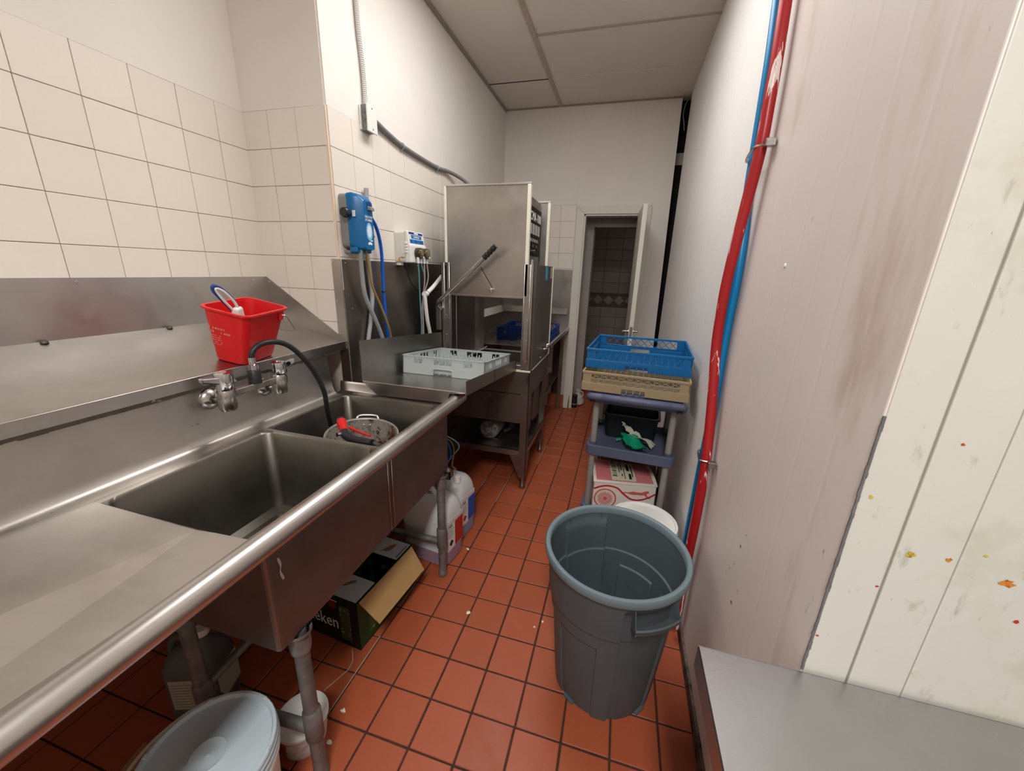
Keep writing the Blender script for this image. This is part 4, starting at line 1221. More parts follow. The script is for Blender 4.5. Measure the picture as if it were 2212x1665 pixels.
def sticker(y0, y1, z0, z1, mt, lift=.0004):
    F = fP(0, 0)
    m = MB()
    for e in (0,):
        q = []
        for y, z in ((y0, z0), (y1, z0), (y1, z1), (y0, z1)):
            q.append(Vector((WX + .0886 - (z - 1.628) * sl_ + lift, y, z)))
        m.add(q, [(0, 1, 2, 3)])
    return m.obj('label_print', mt, pu)
sticker(1.940, 2.100, 1.681, 1.693, M_NAVY)
sticker(1.962, 2.080, 1.658, 1.677, M_LBLUE)
sticker(1.940, 2.100, 1.632, 1.653, M_LBLUE)
sticker(1.998, 2.045, 1.683, 1.691, M_WHITEPR, .0008)
for y in (1.958, 2.005, 2.075):
    sticker(y - .006, y + .006, 1.635, 1.650, M_NAVY, .0008)
text('lettering', 'EXPRESS', .016, M_WHITEPR, frame((WX + .0886 - (1.6615 - 1.628) * sl_ + .0008, 2.021, 1.6615), (0, 1, 0), (-sl_, 0, 1)), pu, align='CENTER', sx=1.15)
M_SMOKE = mat('smoked_plastic', (.045, .034, .022), .15, spec=.7)
M_ROTOR = mat('rotor_amber', srgb(120, 104, 66), .35)
for y in (1.998, 2.072):
    h = MB().lathe([(.031, WX + .094), (.031, WX + .125), (.027, WX + .131)], (0, y, 1.578), 24, axis='x').obj('pump_head', M_SMOKE, pu)
    MB().lathe([(.019, WX + .131), (.017, WX + .133)], (0, y, 1.582), 18, axis='x').obj('rotor', M_ROTOR, h)
    MB().cyl((WX + .133, y + .008, 1.556), (WX + .139, y + .008, 1.556), .005, n=10).obj('lock_pin', M_WPLAS, h)
    for k in (-1, 1):
        MB().cyl((WX + .112, y + k * .017, 1.556), (WX + .112, y + k * .017, 1.522), .0085, n=10).obj('tube_collar', M_WPLAS, h)
for k in range(7):
    MB().box(WX + .030, WX + .066, 1.9205, 1.9275, 1.578 + k * .009, 1.582 + k * .009).obj('vent_rib', M_WPLAS, pu)
for k in range(4):
    MB().box(WX + .060, WX + .080, 1.921, 1.929, 1.576 + k * .016, 1.587 + k * .016).obj('vent_tooth', M_WPLAS, pu, bev=.002, seg=1)
MB().add([(WX + .014, 1.9175, 1.532), (WX + .036, 1.9178, 1.532), (WX + .025, 1.9178, 1.554)], [(0, 1, 2)]).obj('warning_triangle', mat('warning_yellow', srgb(222, 160, 20), .5), pu)
MB().box(WX + .0243, WX + .0257, 1.9168, 1.9174, 1.538, 1.547).obj('warning_mark', M_BLACKP, pu)
MB().box(WX + .034, WX + .058, 1.9185, 1.921, 1.550, 1.554).obj('red_print', mat('print_red', srgb(184, 70, 62), .5), pu)
MB().box(WX + .002, WX + .03, 1.925, 1.955, 1.508, 1.522).obj('mount_foot', M_WPLAS, pu)
MB().lathe([(.020, 1.522), (.019, 1.500), (.010, 1.492), (.007, 1.482)], (WX + .036, 1.975, 0), 16).obj('cable_gland', M_BLACKP, pu)
TEAL = mat('tube_teal', srgb(112, 170, 180), .35)
PINK = mat('tube_pink', srgb(176, 158, 152), .35)
px = WX + .112
for lab, mt, pts in (('pale teal tube hanging straight from the white pump, nearest the vents', TEAL, [(px, 1.981, 1.524), (.555, 2.015, 1.438), (0.525, 2.071, 1.295), (0.505, 2.118, 1.08), (.50, 2.12, .9)]),
                     ('pale teal tube from the white pump crossing behind a pink one', TEAL, [(px, 2.015, 1.524), (.553, 2.085, 1.437), (0.518, 2.125, 1.321), (0.497, 2.124, 1.08), (.49, 2.13, .9)]),
                     ('pinkish clear tube hanging under the second rotor of the white pump', PINK, [(px, 2.055, 1.524), (.560, 2.072, 1.409), (0.535, 2.090, 1.293), (0.520, 2.112, 1.08), (.52, 2.12, .9)]),
                     ('pinkish clear tube curling back from the outermost rotor port', PINK, [(px, 2.089, 1.524), (.566, 2.109, 1.437), (0.545, 2.107, 1.366), (0.53, 2.10, 1.31), (.512, 2.105, 1.18), (.508, 2.135, .95)])):
    hose('chemical_tube', lab, pts, .0042, mt)
hose('power_cord', 'thin dark cord running from under the white pump to the machine', [(WX + .036, 1.975, 1.484), (.495, 1.998, 1.436), (.488, 2.060, 1.385), (.482, 2.142, 1.353), (.500, 2.21, 1.335), (.54, 2.30, 1.36)], .0028, M_BLACK)
wp = hose('drain_pipe', 'white plastic elbow pipe between the steel wall sheet and the machine', [(.560, 2.315, 1.445), (0.556, 2.202, 1.383), (0.553, 2.120, 1.346)], .0135, M_WPLAS)
MB().lathe([(.017, -.016), (.017, .016)], (.553, 2.092, 1.338), 14, axis='y').obj('elbow', M_WPLAS, wp)
MB().tube([(.553, 2.090, 1.345), (.552, 2.086, 1.31), (.548, 2.115, 1.175), (.545, 2.158, 1.05), (.545, 2.16, .85)], .0125, 10).obj('down_pipe', M_WPLAS, wp)

# ------------------------------------------------------------------ junction box and conduits
jb = thing('junction_box', 'white steel junction box on the upper tiles joining two conduits', 'junction box', (WX, 1.71, 2.12))
MB().box(XB + .0065, XB + .042, 1.678, 1.742, 2.122, 2.230).obj('box_body', mat('box_side_grey', srgb(120, 118, 116), .5, .5, var=.3, vscale=40), jb, bev=.002)
MB().box(XB + .042, XB + .050, 1.672, 1.748, 2.118, 2.236).obj('cover_plate', M_WPLAS, jb, bev=.002)
MB().box(XB + .0065, XB + .012, 1.668, 1.750, 2.125, 2.226).obj('back_flange', M_WPLAS, jb)
for z in (2.133, 2.220):
    MB().lathe([(.004, XB + .050), (.003, XB + .052)], (0, 1.71, z), 8, axis='x').obj('cover_screw', M_STEEL_L, jb)
for k in range(3):
    MB().cyl((XB + .027, 1.678, 2.145 + k * .03), (XB + .027, 1.6765, 2.145 + k * .03), .0115, n=14).obj('knockout', M_GALV, jb)
ring = MB()
y, z = 1.700, 2.236
pth = spline([(XB + .020, 1.705, 2.236), (XB + .018, 1.707, 2.343), (XB + .018, 1.700, 2.449), (XB + .018, 1.691, 2.532), (XB + .018, 1.688, 2.70), (XB + .018, 1.688, 3.0)], 10)
Ls = [0]
for a, b in zip(pth, pth[1:]): Ls.append(Ls[-1] + (b - a).length)
m = MB()
R = []
steps = int(Ls[-1] / .0042)
for k in range(steps + 1):
    s_ = Ls[-1] * k / steps
    i = max(j for j in range(len(Ls)) if Ls[j] <= s_ + 1e-9)
    i = min(i, len(pth) - 2)
    p = pth[i].lerp(pth[i + 1], (s_ - Ls[i]) / max(1e-6, Ls[i + 1] - Ls[i]))
    rr = .0105 if k % 2 else .0082
    R.append([p + Vector((math.cos(t * math.pi / 5) * rr, math.sin(t * math.pi / 5) * rr, 0)) for t in range(10)])
m.rings(R, True, True, True)
tag(m.obj('flexible_conduit', mat('white_armour', srgb(206, 202, 198), .5, .2)), 'white armoured conduit rising from the junction box to the ceiling', 'conduit')
cb_ = MB().tube([(XB + .026, 1.748, 2.190), (XB + .022, 1.80, 2.184), (XB + .020, 1.892, 2.168), (XB + .020, 2.028, 2.150), (XB + .020, 2.242, 2.142), (XB + .020, 2.463, 2.141), (XB + .025, 2.600, 2.152), (XB + .045, 2.712, 2.148), (XB + .085, 2.808, 2.122), (XB + .15, 2.86, 2.06)], .0125, 12).obj('electric_conduit', mat('grey_pvc', srgb(122, 122, 122), .45, var=.05, vscale=10))
tag(cb_, 'grey plastic conduit strapped along the wall towards the machine', 'conduit')
for y, z in ((2.028, 2.150), (2.463, 2.141)):
    MB().tube([(XB + .006, y, z - .030), (XB + .007, y, z - .016), (XB + .022, y, z - .0145), (XB + .034, y, z), (XB + .022, y, z + .0145), (XB + .007, y, z + .015)], .0035, 6).obj('strap', M_GREYL, cb_)

# ------------------------------------------------------------------ red and blue lines on the cooler wall
M_PIPER = mat('pipe_red', srgb(160, 26, 30), .35, spots=[(7, .60, .625, srgb(222, 208, 202), (4, 8, .6))])
M_PIPEB = mat('pipe_blue', srgb(0, 122, 178), .35, var=.05, vscale=8)
red = [(2.118, 1.375, 3.0), (2.118, 1.371, 2.6), (2.118, 1.369, 2.333), (2.118, 1.366, 2.269), (2.118, 1.345, 2.123), (2.118, 1.338, 2.005), (2.118, 1.336, 1.877), (2.112, 1.356, 1.729), (2.104, 1.364, 1.587), (2.100, 1.374, 1.432), (2.104, 1.374, 1.268),
       (2.112, 1.345, 1.118), (2.118, 1.313, 0.974), (2.120, 1.280, 0.828), (2.120, 1.268, 0.689), (2.120, 1.268, 0.542), (2.120, 1.274, 0.397), (2.120, 1.268, 0.219), (2.120, 1.268, .06)]
blue = [(2.132, 1.56, 3.0), (2.132, 1.548, 2.6), (2.132, 1.54, 2.43), (2.132, 1.525, 2.353), (2.132, 1.490, 2.186), (2.132, 1.474, 2.053), (2.132, 1.46, 1.91), (2.132, 1.442, 1.757), (2.134, 1.406, 1.619), (2.134, 1.390, 1.48), (2.134, 1.395, 1.333), (2.133, 1.388, 1.197),
        (2.133, 1.375, 1.059), (2.133, 1.378, 0.922), (2.132, 1.383, 0.769), (2.132, 1.388, 0.628), (2.132, 1.396, 0.461), (2.132, 1.395, 0.288), (2.132, 1.385, 0.06)]
rp_ = MB().tube(red, .0175, 14, sub=5).obj('red_pipe', M_PIPER)
tag(rp_, 'red insulated line with peeling white streaks on the cooler wall', 'pipe')
bp_ = MB().tube(blue, .0150, 14, sub=5).obj('blue_pipe', M_PIPEB)
tag(bp_, 'blue line strapped beside the red one on the cooler wall', 'pipe')
for z, yy, yb in ((1.885, 1.336, 1.462), (.838, 1.281, 1.381)):
    c = MB().tube([(2.148, yy - .034, z + .004), (2.128, yy - .022, z + .004), (2.100, yy - .004, z), (2.100, yy + .03, z - .002), (2.112, yb, z - .006), (2.132, yb + .020, z - .008), (2.148, yb + .026, z - .008)], .004, 6).obj('pipe_strap', M_CHROME_D, rp_)
    MB().box(2.118, 2.146, yy - .046, yy - .024, z - .008, z + .014).obj('strap_screw_block', M_CHROME_D, c, bev=.002)
# cable dangling in the gap at the back corner
hose('loose_cable', 'thin pale cable looping out of the gap beside the cooler wall top', [(2.128, 4.03, 2.98), (2.110, 4.02, 2.93), (2.104, 4.01, 2.86), (2.118, 4.015, 2.80), (2.13, 4.03, 2.74)], .003, M_GREYL)
tag(bpy.data.objects[-1] if False else [o for o in bpy.data.objects if o.name.startswith('loose_cable')][0], None, 'cable')
for o in bpy.data.objects:
    if o.name.startswith('power_cord'): o['category'] = 'cord'
    if o.name.startswith('drain_pipe'): o['category'] = 'pipe'

# ------------------------------------------------------------------ ceiling lamps (out of frame)
M_DIFF = mat('lamp_diffuser', (.9, .9, .88), .5, emit=((1.0, .95, .89), 1.2))
for k, (x, y, w, l) in enumerate(LAMPS):
    lt = thing('ceiling_lamp', ('flush ceiling lamp over the sink aisle', 'flush ceiling lamp behind the drainboard end')[k], 'lamp', (x, y, ZC - .02))
    MB().plate(x - w / 2 - .03, x + w / 2 + .03, y - l / 2 - .03, y + l / 2 + .03, ZC - .016, ZC - .002, [(x - w / 2, x + w / 2, y - l / 2, y + l / 2)], 'z').obj('frame', M_WPLAS, lt)
    MB().box(x - w / 2, x + w / 2, y - l / 2, y + l / 2, ZC - .010, ZC - .004).obj('diffuser', M_DIFF, lt)

# ------------------------------------------------------------------ utility cart
CM = Matrix.Translation((1.872, 1.765, 0)) @ Matrix.Rotation(math.radians(-4), 4, 'Z')
ca = thing('utility_cart', 'blue-grey plastic three-shelf utility cart with grey posts against the cooler wall', 'cart', M=CM)
M_CART = mat('cart_plastic', srgb(82, 88, 112), .5, var=.08, vscale=10, bump=.15, bscale=120, spots=[(6, .68, .74, srgb(126, 118, 108), (1, 1, 1))])
M_POST = mat('cart_post', srgb(142, 138, 132), .45, var=.06, vscale=12)
hw, dp = .225, .43
for z, rim in ((.880, .036), (.580, .030), (.205, .030)):
    m = MB()
    R = [rrect(-hw + .008, hw - .008, .008, dp - .008, .03, z - .03), rrect(-hw, hw, 0, dp, .03, z - .024), rrect(-hw, hw, 0, dp, .03, z + rim - .004), rrect(-hw + .004, hw - .004, .004, dp - .004, .028, z + rim), rrect(-hw + .016, hw - .016, .016, dp - .016, .022, z + rim), rrect(-hw + .020, hw - .020, .020, dp - .020, .022, z)]
    m.rings(R, True, True, False)
    m.obj('shelf', M_CART, ca, local=True)
for sx in (-1, 1):
    for y in (.036, dp - .036):
        for z0, z1 in ((.12, .575), (.60, .878)):
            p = MB().cyl((sx * (hw - .034), y, z0), (sx * (hw - .034), y, z1), .0165, n=16).obj('post', M_POST, ca, local=True)
            MB().cyl((sx * (hw - .034), y, z0 - (.0 if z0 > .3 else -.075)), (sx * (hw - .034), y, (z0 + .022) if z0 > .3 else .230), .020, n=16).obj('socket', M_CART, p, local=True)
        c = MB().cyl((sx * (hw - .05), y - .011, .045), (sx * (hw - .05), y + .011, .045), .044, n=20).obj('caster', M_BLACKP, ca, local=True)
        MB().box(sx * (hw - .05) - .014, sx * (hw - .05) + .014, y - .016, y + .016, .088, .18).obj('caster_fork', M_GALV, c, local=True)
# push handle, ribbed, at the near end of the top shelf
h = MB().tube([(-hw + .0, .02, .868), (-hw + .002, -.022, .890), (-hw + .03, -.050, .901), (0, -.056, .902), (hw - .03, -.050, .901), (hw - .002, -.022, .890), (hw - .0, .02, .868)], .0185, 12, sub=5).obj('push_handle', M_CART, ca, local=True)
m = MB()
for a, b in ((-.16, -.045), (.03, .17)):
    x = a
    while x < b:
        m.lathe([(.0186, -.0016), (.0198, 0), (.0186, .0016)], (x, -.0545, .902), 12, False, False, axis='x')
        x += .006
o = m.obj('grip_ribs', M_CART, h, local=True); o['kind'] = 'stuff'
MB().hexa([(-hw + .004, -.034, .872), (hw - .004, -.034, .872), (hw - .004, .004, .858), (-hw + .004, .004, .858), (-hw + .004, -.036, .892), (hw - .004, -.036, .892), (hw - .004, .004, .905), (-hw + .004, .004, .905)]).obj('handle_web', M_CART, h, local=True, bev=.006)
for sx in (-1, 1):
    for k in (0, 1):
        MB().box(sx * (hw - .018) - .005 + k * .014 - .007, sx * (hw - .018) + .005 + k * .014 - .007, -.044, -.030, .866, .884).obj('slot', M_DARK, h, local=True)

# black tub on the cart's middle shelf
tu = thing('bus_tub', 'black plastic tub on the middle shelf of the cart behind the gloves', 'tub', M=CM @ Matrix.Translation((-.012, .312, .581)))
M_TUB = mat('tub_black', srgb(20, 28, 32), .4, var=.15, vscale=14)
m = MB()
def tr(i, z, r=.03): return rrect(-.150 + i, .150 - i, -.100 + i, .100 - i, r, z)
m.rings([tr(.02, 0), tr(.012, .004), tr(.002, .136), tr(-.008, .136), tr(-.008, .147), tr(.004, .147), tr(.016, .012), tr(.03, .008)], True, True, True)
m.obj('body', M_TUB, tu, local=True)

# rubber gloves on the middle shelf, hanging a little over its lip
def cloth(name, poly, mt, parent, z0, amp, seed, drop=None, n=12):
    rnd = random.Random(seed)
    xs = [p[0] for p in poly]; ys = [p[1] for p in poly]
    # map a unit grid on the quad poly with ripples
    a, b, c, d = [Vector((p[0], p[1], 0)) for p in poly]
    ph = [rnd.uniform(0, 6) for _ in range(4)]
    top, bot = [], []
    for j in range(n + 1):
        v = j / n
        for i in range(n + 1):
            u = i / n
            p = (a * (1 - u) + b * u) * (1 - v) + (d * (1 - u) + c * u) * v
            z = z0 + amp * (1.2 + math.sin(u * 9 + ph[0]) * .6 + math.sin(u * 5 - v * 4 + ph[1]) * .6)
            if drop: z += drop(p.x, p.y)
            wob = .004 * math.sin(v * 17 + ph[2]) + .003 * math.sin(u * 21 + ph[3])
            q = Vector((p.x + wob, p.y + wob * .7, max(z, z0 + .001) if not drop else z))
            top.append(q); bot.append(q - Vector((0, 0, .0012)))
    m = MB()
    N = n + 1
    fs = [(j * N + i, j * N + i + 1, (j + 1) * N + i + 1, (j + 1) * N + i) for j in range(n) for i in range(n)]
    K = N * N
    fb = [(f[3] + K, f[2] + K, f[1] + K, f[0] + K) for f in fs]
    rim = [i for i in range(n)] + [n + j * N for j in range(n)] + [N * N - 1 - i for i in range(n)] + [n * N - j * N for j in range(n)]
    sd = [(rim[k], rim[(k + 1) % len(rim)], rim[(k + 1) % len(rim)] + K, rim[k] + K) for k in range(len(rim))]
    m.add(top + bot, fs + fb + sd, True)
    return m.obj(name, mt, parent, local=True)

MG = CM @ Matrix.Translation((0, 0, .5815))
gl = thing('rubber_glove', 'green rubber glove with its palm crumpled on the cart middle shelf', 'glove', M=MG)
M_GREEN = mat('glove_green', srgb(8, 148, 106), .45, var=.12, vscale=20)
M_OFFW = mat('glove_cream', srgb(190, 188, 172), .6, var=.06, vscale=16)
lipd = lambda x, y: .026 * max(0, min(1, (.075 - y) / .05)) + .035 * max(0, min(1, (y - .06) / .10)) + .004
cloth('palm', [(-.010, .030), (.105, .004), (.050, .150), (-.055, .165)], M_GREEN, gl, .008, .010, 3, lipd)
cloth('cuff', [(-.050, .160), (.028, .148), (.02, .20), (-.055, .190)], M_GREEN, gl, .010, .010, 4)
m = MB()
for a, b in (((-.055, .158, .016), (-.075, .150, .012)), ((-.05, .166, .016), (-.078, .165, .012))):
    m.tube([a, ((a[0] + b[0]) / 2, (a[1] + b[1]) / 2 + .004, a[2] + .004), b], .006, 8)
m.obj('fingertip', M_GREEN, gl, local=True)
g2_ = thing('rubber_glove', 'cream coloured glove lying across the green glove on the cart', 'glove', M=MG)
cloth('palm', [(-.020, .150), (.110, .085), (.135, .150), (.025, .190)], M_OFFW, g2_, .045, .012, 8, lambda x, y: -.030 * max(0, (x - .05) / .08))
cloth('cuff', [(-.060, .182), (-.035, .145), (.030, .162), (-.030, .198)], M_OFFW, g2_, .050, .012, 9, lambda x, y: .045 * max(0, min(1, (.02 - x) / .07)))

# ------------------------------------------------------------------ printed carton on the lower shelf
BM = Matrix.Translation((1.878, 1.797, .2365)) @ Matrix.Rotation(math.radians(9), 4, 'Z')
bxo = thing('printed_carton', 'white carton with red wheel and leaping cat print and pink lid on the cart', 'carton', M=BM)
M_CARD = mat('carton_white', srgb(222, 216, 206), .7, var=.03, vscale=10)
M_CRED = mat('carton_red', srgb(190, 34, 36), .6)
M_CPINK = mat('carton_pink', srgb(204, 118, 120), .6, var=.06, vscale=40)
w_, d_, h_ = .166, .215, .163
MB().box(-w_, w_, 0, d_, 0, h_).obj('box_body', M_CARD, bxo, bev=.003, local=True)
LT = lambda x, y: h_ + .004 + .012 * math.sin(max(0, min(1, y / d_)) * math.pi) + .018 * (y / d_) - .010 * (x / w_) * (y / d_)
m = MB()
n = 8
top = [Vector((-w_ - .004 + (2 * w_ + .008) * i / n, -.004 + (d_ + .004) * j / n, LT(-w_ + 2 * w_ * i / n, d_ * j / n))) for j in range(n + 1) for i in range(n + 1)]
N = n + 1
fs = [(j * N + i, j * N + i + 1, (j + 1) * N + i + 1, (j + 1) * N + i) for j in range(n) for i in range(n)]
bot = [p - Vector((0, 0, .004)) for p in top]
K = len(top)
rim = [i for i in range(n)] + [n + j * N for j in range(n)] + [N * N - 1 - i for i in range(n)] + [n * N - j * N for j in range(n)]
m.add(top + bot, fs + [tuple(k + K for k in reversed(f)) for f in fs] + [(rim[k], rim[(k + 1) % len(rim)], rim[(k + 1) % len(rim)] + K, rim[k] + K) for k in range(len(rim))])
ld = m.obj('lid', M_CARD, bxo, local=True)
def lidpatch(name, x0, x1, y0, y1, mt, lift, nn=6):
    m = MB()
    vs = [Vector((x0 + (x1 - x0) * i / nn, y0 + (y1 - y0) * j / nn, LT(x0 + (x1 - x0) * i / nn, y0 + (y1 - y0) * j / nn) + lift)) for j in range(nn + 1) for i in range(nn + 1)]
    m.add(vs, [(j * (nn + 1) + i, j * (nn + 1) + i + 1, (j + 1) * (nn + 1) + i + 1, (j + 1) * (nn + 1) + i) for j in range(nn) for i in range(nn)])
    return m.obj(name, mt, ld, local=True)
lidpatch('pink_print', -w_ + .012, w_ - .014, .010, d_ - .006, M_CPINK, .0012)
sk = lidpatch('shipping_label', -.070, .062, .016, d_ - .02, mat('label_cream', srgb(206, 200, 176), .6), .0024)
for k in range(11):
    lidpatch('barcode_bar', -.062 + .0, -.038, .045 + k * .014, .045 + k * .014 + (.004 if k % 3 else .008), M_BLACKP, .0034, 2)
for x0, x1, y0, y1 in ((.020, .034, .10, .18), (.026, .040, .03, .075), (-.012, -.006, .05, .19), (-.024, -.020, .08, .18), (.002, .006, .03, .12), (.044, .050, .05, .16)):
    lidpatch('label_print', x0, x1, y0, y1, M_BLACKP, .0034, 2)
FY_ = -.0006
def ribbon(pts, wd, y):
    m = MB()
    P = spline([Vector((p[0], 0, p[1])) for p in pts], 8)
    L_, R_ = [], []
    for i, p in enumerate(P):
        d = (P[min(i + 1, len(P) - 1)] - P[max(i - 1, 0)]).normalized()
        nrm = Vector((-d.z, 0, d.x))
        L_.append(Vector((p.x, y, p.z)) + nrm * wd / 2); R_.append(Vector((p.x, y, p.z)) - nrm * wd / 2)
    k = len(P)
    m.add(L_ + R_, [(i, i + 1, k + i + 1, k + i) for i in range(k - 1)])
    return m
ribbon([(-w_ + .001, .120), (-.130, .136), (-.09, .144), (-.04, .134), (-.005, .103), (.04, .073), (.09, .073), (.135, .094), (w_ - .001, .116)], .010, FY_).obj('wave_print', M_CRED, bxo, local=True)
wc_ = Vector((-.100, FY_, .064))
M_WHL = mat('wheel_print', srgb(206, 92, 88), .6)
m = MB()
ro, ri = .061, .053
vs = [wc_ + Vector((math.cos(t * math.pi / 24) * r, 0, math.sin(t * math.pi / 24) * r)) for r in (ro, ri) for t in range(48)]
m.add(vs, [(i, (i + 1) % 48, 48 + (i + 1) % 48, 48 + i) for i in range(48)])
wh = m.obj('wheel_print', M_WHL, bxo, local=True)
m = MB()
m.add([wc_ + Vector((math.cos(t * math.pi / 12) * .012, 0, math.sin(t * math.pi / 12) * .012)) for t in range(24)], [tuple(range(24))])
for k in range(24):
    t = k * math.pi / 12
    u = Vector((math.cos(t), 0, math.sin(t))); v = Vector((-math.sin(t), 0, math.cos(t)))
    m.add([wc_ + u * .014 + v * .001, wc_ + u * .014 - v * .001, wc_ + u * .034 - v * .0028, wc_ + u * .049, wc_ + u * .034 + v * .0028], [(0, 1, 2, 3, 4)])
o = m.obj('wheel_spokes', M_WHL, wh, local=True); o['kind'] = 'stuff'
cat = [(0.0, 0.114), (0.0202, 0.114), (0.0448, 0.1215), (0.0672, 0.119), (0.0918, 0.119), (0.112, 0.129), (0.1254, 0.1315), (0.1322, 0.124), (0.1277, 0.1152), (0.1187, 0.114), (0.1232, 0.1015), (0.1322, 0.0915), (0.1434, 0.0877), (0.1411, 0.084), (0.1254, 0.0865), (0.112, 0.099), (0.1053, 0.104), (0.0896, 0.1015), (0.0672, 0.1028), (0.0515, 0.1003), (0.0336, 0.1028), (0.0134, 0.1078), (-0.0067, 0.1065), (-0.0134, 0.1103)]
MB().add([(x, FY_, z) for x, z in cat], [tuple(range(len(cat)))]).obj('leaping_cat_print', M_WHL, bxo, local=True)
ribbon([(-w_ - .0006, .15), (-w_ - .0006, .151)], .01, 0) if False else None
MB().add([(-w_ - .0006, .01, .110), (-w_ - .0006, d_ - .01, .090), (-w_ - .0006, d_ - .01, .102), (-w_ - .0006, .01, .122)], [(0, 1, 2, 3)]).obj('wave_print', M_CRED, bxo, local=True)

# brown carton behind it
bc = thing('brown_carton', 'brown taped carton behind the printed one on the cart lower shelf', 'carton', M=CM @ Matrix.Translation((.0, .305, .2065)))
MB().box(-.165, .165, 0, .100, 0, .30).obj('box_body', mat('kraft_brown', srgb(104, 80, 54), .8, var=.1, vscale=12), bc, bev=.003, local=True)
for a, b, z in ((-.16, -.10, .286), (.04, .11, .262)):
    MB().box(a, b, -.0012, .0, z, z + .012).obj('torn_patch', mat('torn_paper', srgb(150, 134, 112), .9) if a < 0 else bpy.data.materials['torn_paper'], bc, local=True)

# ------------------------------------------------------------------ pails
def pail(name, label, loc, r, h, mt, lidmt, tabs=True, ringpos=None):
    t = thing(name, label, 'pail', loc)
    MB().lathe([(r * .84, 0), (r * .86, .004), (r * .97, h * .80), (r * .97, h * .81), (r * 1.02, h * .815), (r * 1.02, h * .84), (r * .975, h * .845), (r * .985, h - .012)], n=40, cap1=False).obj('body', mt, t, local=True)
    l = MB().lathe([(r * 1.0, h - .040), (r * 1.045, h - .038), (r * 1.045, h - .028), (r * 1.03, h - .026), (r * 1.04, h - .024), (r * 1.04, h - .014), (r * 1.025, h - .012), (r * 1.03, h - .010), (r * 1.03, h - .003), (r * 1.015, h), (r * .97, h), (r * .955, h - .004), (r * .94, h - .010), (r * .3, h - .0095), (r * .27, h - .007), (r * .24, h - .0085), (r * .14, h - .0085), (r * .12, h - .0075), (.006, h - .0085), (.003, h - .006)], n=48, cap0=False).obj('lid', lidmt, t, local=True)
    if tabs:
        for k in range(6):
            a = math.radians(20 + k * 60)
            R = Matrix.Rotation(a, 4, 'Z')
            MB().box(r * .955, r * 1.02, -.006, .006, h - .006, h + .003, R).obj('lid_tab', lidmt, l, local=True, bev=.002, seg=1)
    return t

p1 = pail('lidded_pail', 'pale blue lidded pail beneath the drainboard in front of the sink leg', (.915, .248, 0), .140, .372, M_WPLAS, mat('lid_pale_blue', srgb(176, 190, 196), .42, var=.03, vscale=6))
MB().tube([(-.02, .142, .30), (-.09, .150, .31), (-.17, .105, .31), (-.205, .0, .305), (-.17, -.10, .305), (-.09, -.145, .305), (-.02, -.142, .30)], .0045, 8).obj('bail_handle', M_WPLAS, p1, local=True)
p2 = pail('lidded_pail', 'off-white lidded pail standing between the trash can and the cart', (1.966, 1.548, 0), .152, .365, M_WPLAS, M_WPLAS, tabs=False)

# small tub with a printed label by the near sink leg
tb2 = thing('food_tub', 'small white tub with blue and red label beside the near sink leg', 'tub', (.905, .508, 0))
MB().lathe([(.060, 0), (.062, .003), (.074, .098), (.078, .100), (.078, .108), (.070, .110), (.01, .109)], n=32).obj('body', M_WPLAS, tb2, local=True)
m = MB()
R = []
for z, r in ((.014, .0640), (.086, .0735)):
    R.append([Vector((math.cos(math.radians(a)) * r, math.sin(math.radians(a)) * r, z)) for a in range(-130, 40, 10)])
m.rings(R, False, False, True, closed=False)
lb = m.obj('paper_label', mat('label_paper', srgb(206, 208, 204), .6, var=.25, vscale=60), tb2, local=True)
for a0, a1, z0, z1, mt in ((-130, -104, .05, .088, M_NAVY), (-116, -92, .028, .060, M_CRED), (-100, -86, .06, .084, M_CRED)):
    R = [[Vector((math.cos(math.radians(a)) * (r + .0006), math.sin(math.radians(a)) * (r + .0006), z)) for a in range(a0, a1 + 1, 6)] for z, r in ((z0, .0640 + .0095 * (z0 - .014) / .072), (z1, .0640 + .0095 * (z1 - .014) / .072))]
    MB().rings(R, False, False, True, closed=False).obj('label_print', mt, lb, local=True)

# grey detergent jug under the sink
dj = thing('detergent_jug', 'grey plastic jug with striped label on the floor behind the rear sink leg', 'jug', (.485, .512, 0), (0, 0, math.radians(20)))
M_DJ = mat('jug_grey', srgb(86, 91, 88), .5, var=.08, vscale=10)
m = MB()
def jr(i, z, r=.035): return rrect(-.085 + i, .085 - i, -.068 + i, .068 - i, r, z)
m.rings([jr(.01, 0), jr(.0, .01), jr(0, .20), jr(.012, .235), jr(.034, .262, .028), [Vector((.03 + .018 * math.cos(2 * math.pi * k / 24), .018 * math.sin(2 * math.pi * k / 24), .285)) for k in range(24)], [Vector((.03 + .018 * math.cos(2 * math.pi * k / 24), .018 * math.sin(2 * math.pi * k / 24), .30)) for k in range(24)]], True, True, True)
m.obj('body', M_DJ, dj, local=True)
MB().cyl((.03, 0, .298), (.03, 0, .322), .021, n=18).obj('cap', M_WPLAS, dj, local=True)
MB().tube([(-.005, 0, .276), (-.045, 0, .290), (-.072, 0, .262), (-.078, 0, .21)], .012, 10).obj('handle', M_DJ, dj, local=True)
l = MB().box(-.055, .055, -.0695, -.068, .05, .175).box(.0850, .0862, -.05, .05, .05, .175).obj('label', mat('label_cream_dim', srgb(170, 168, 150), .6), dj, local=True)
for k in range(9):
    MB().box(-.05, .05, -.0702, -.0695, .060 + k * .012, .063 + k * .012).obj('label_line', M_GREYP, l, local=True)

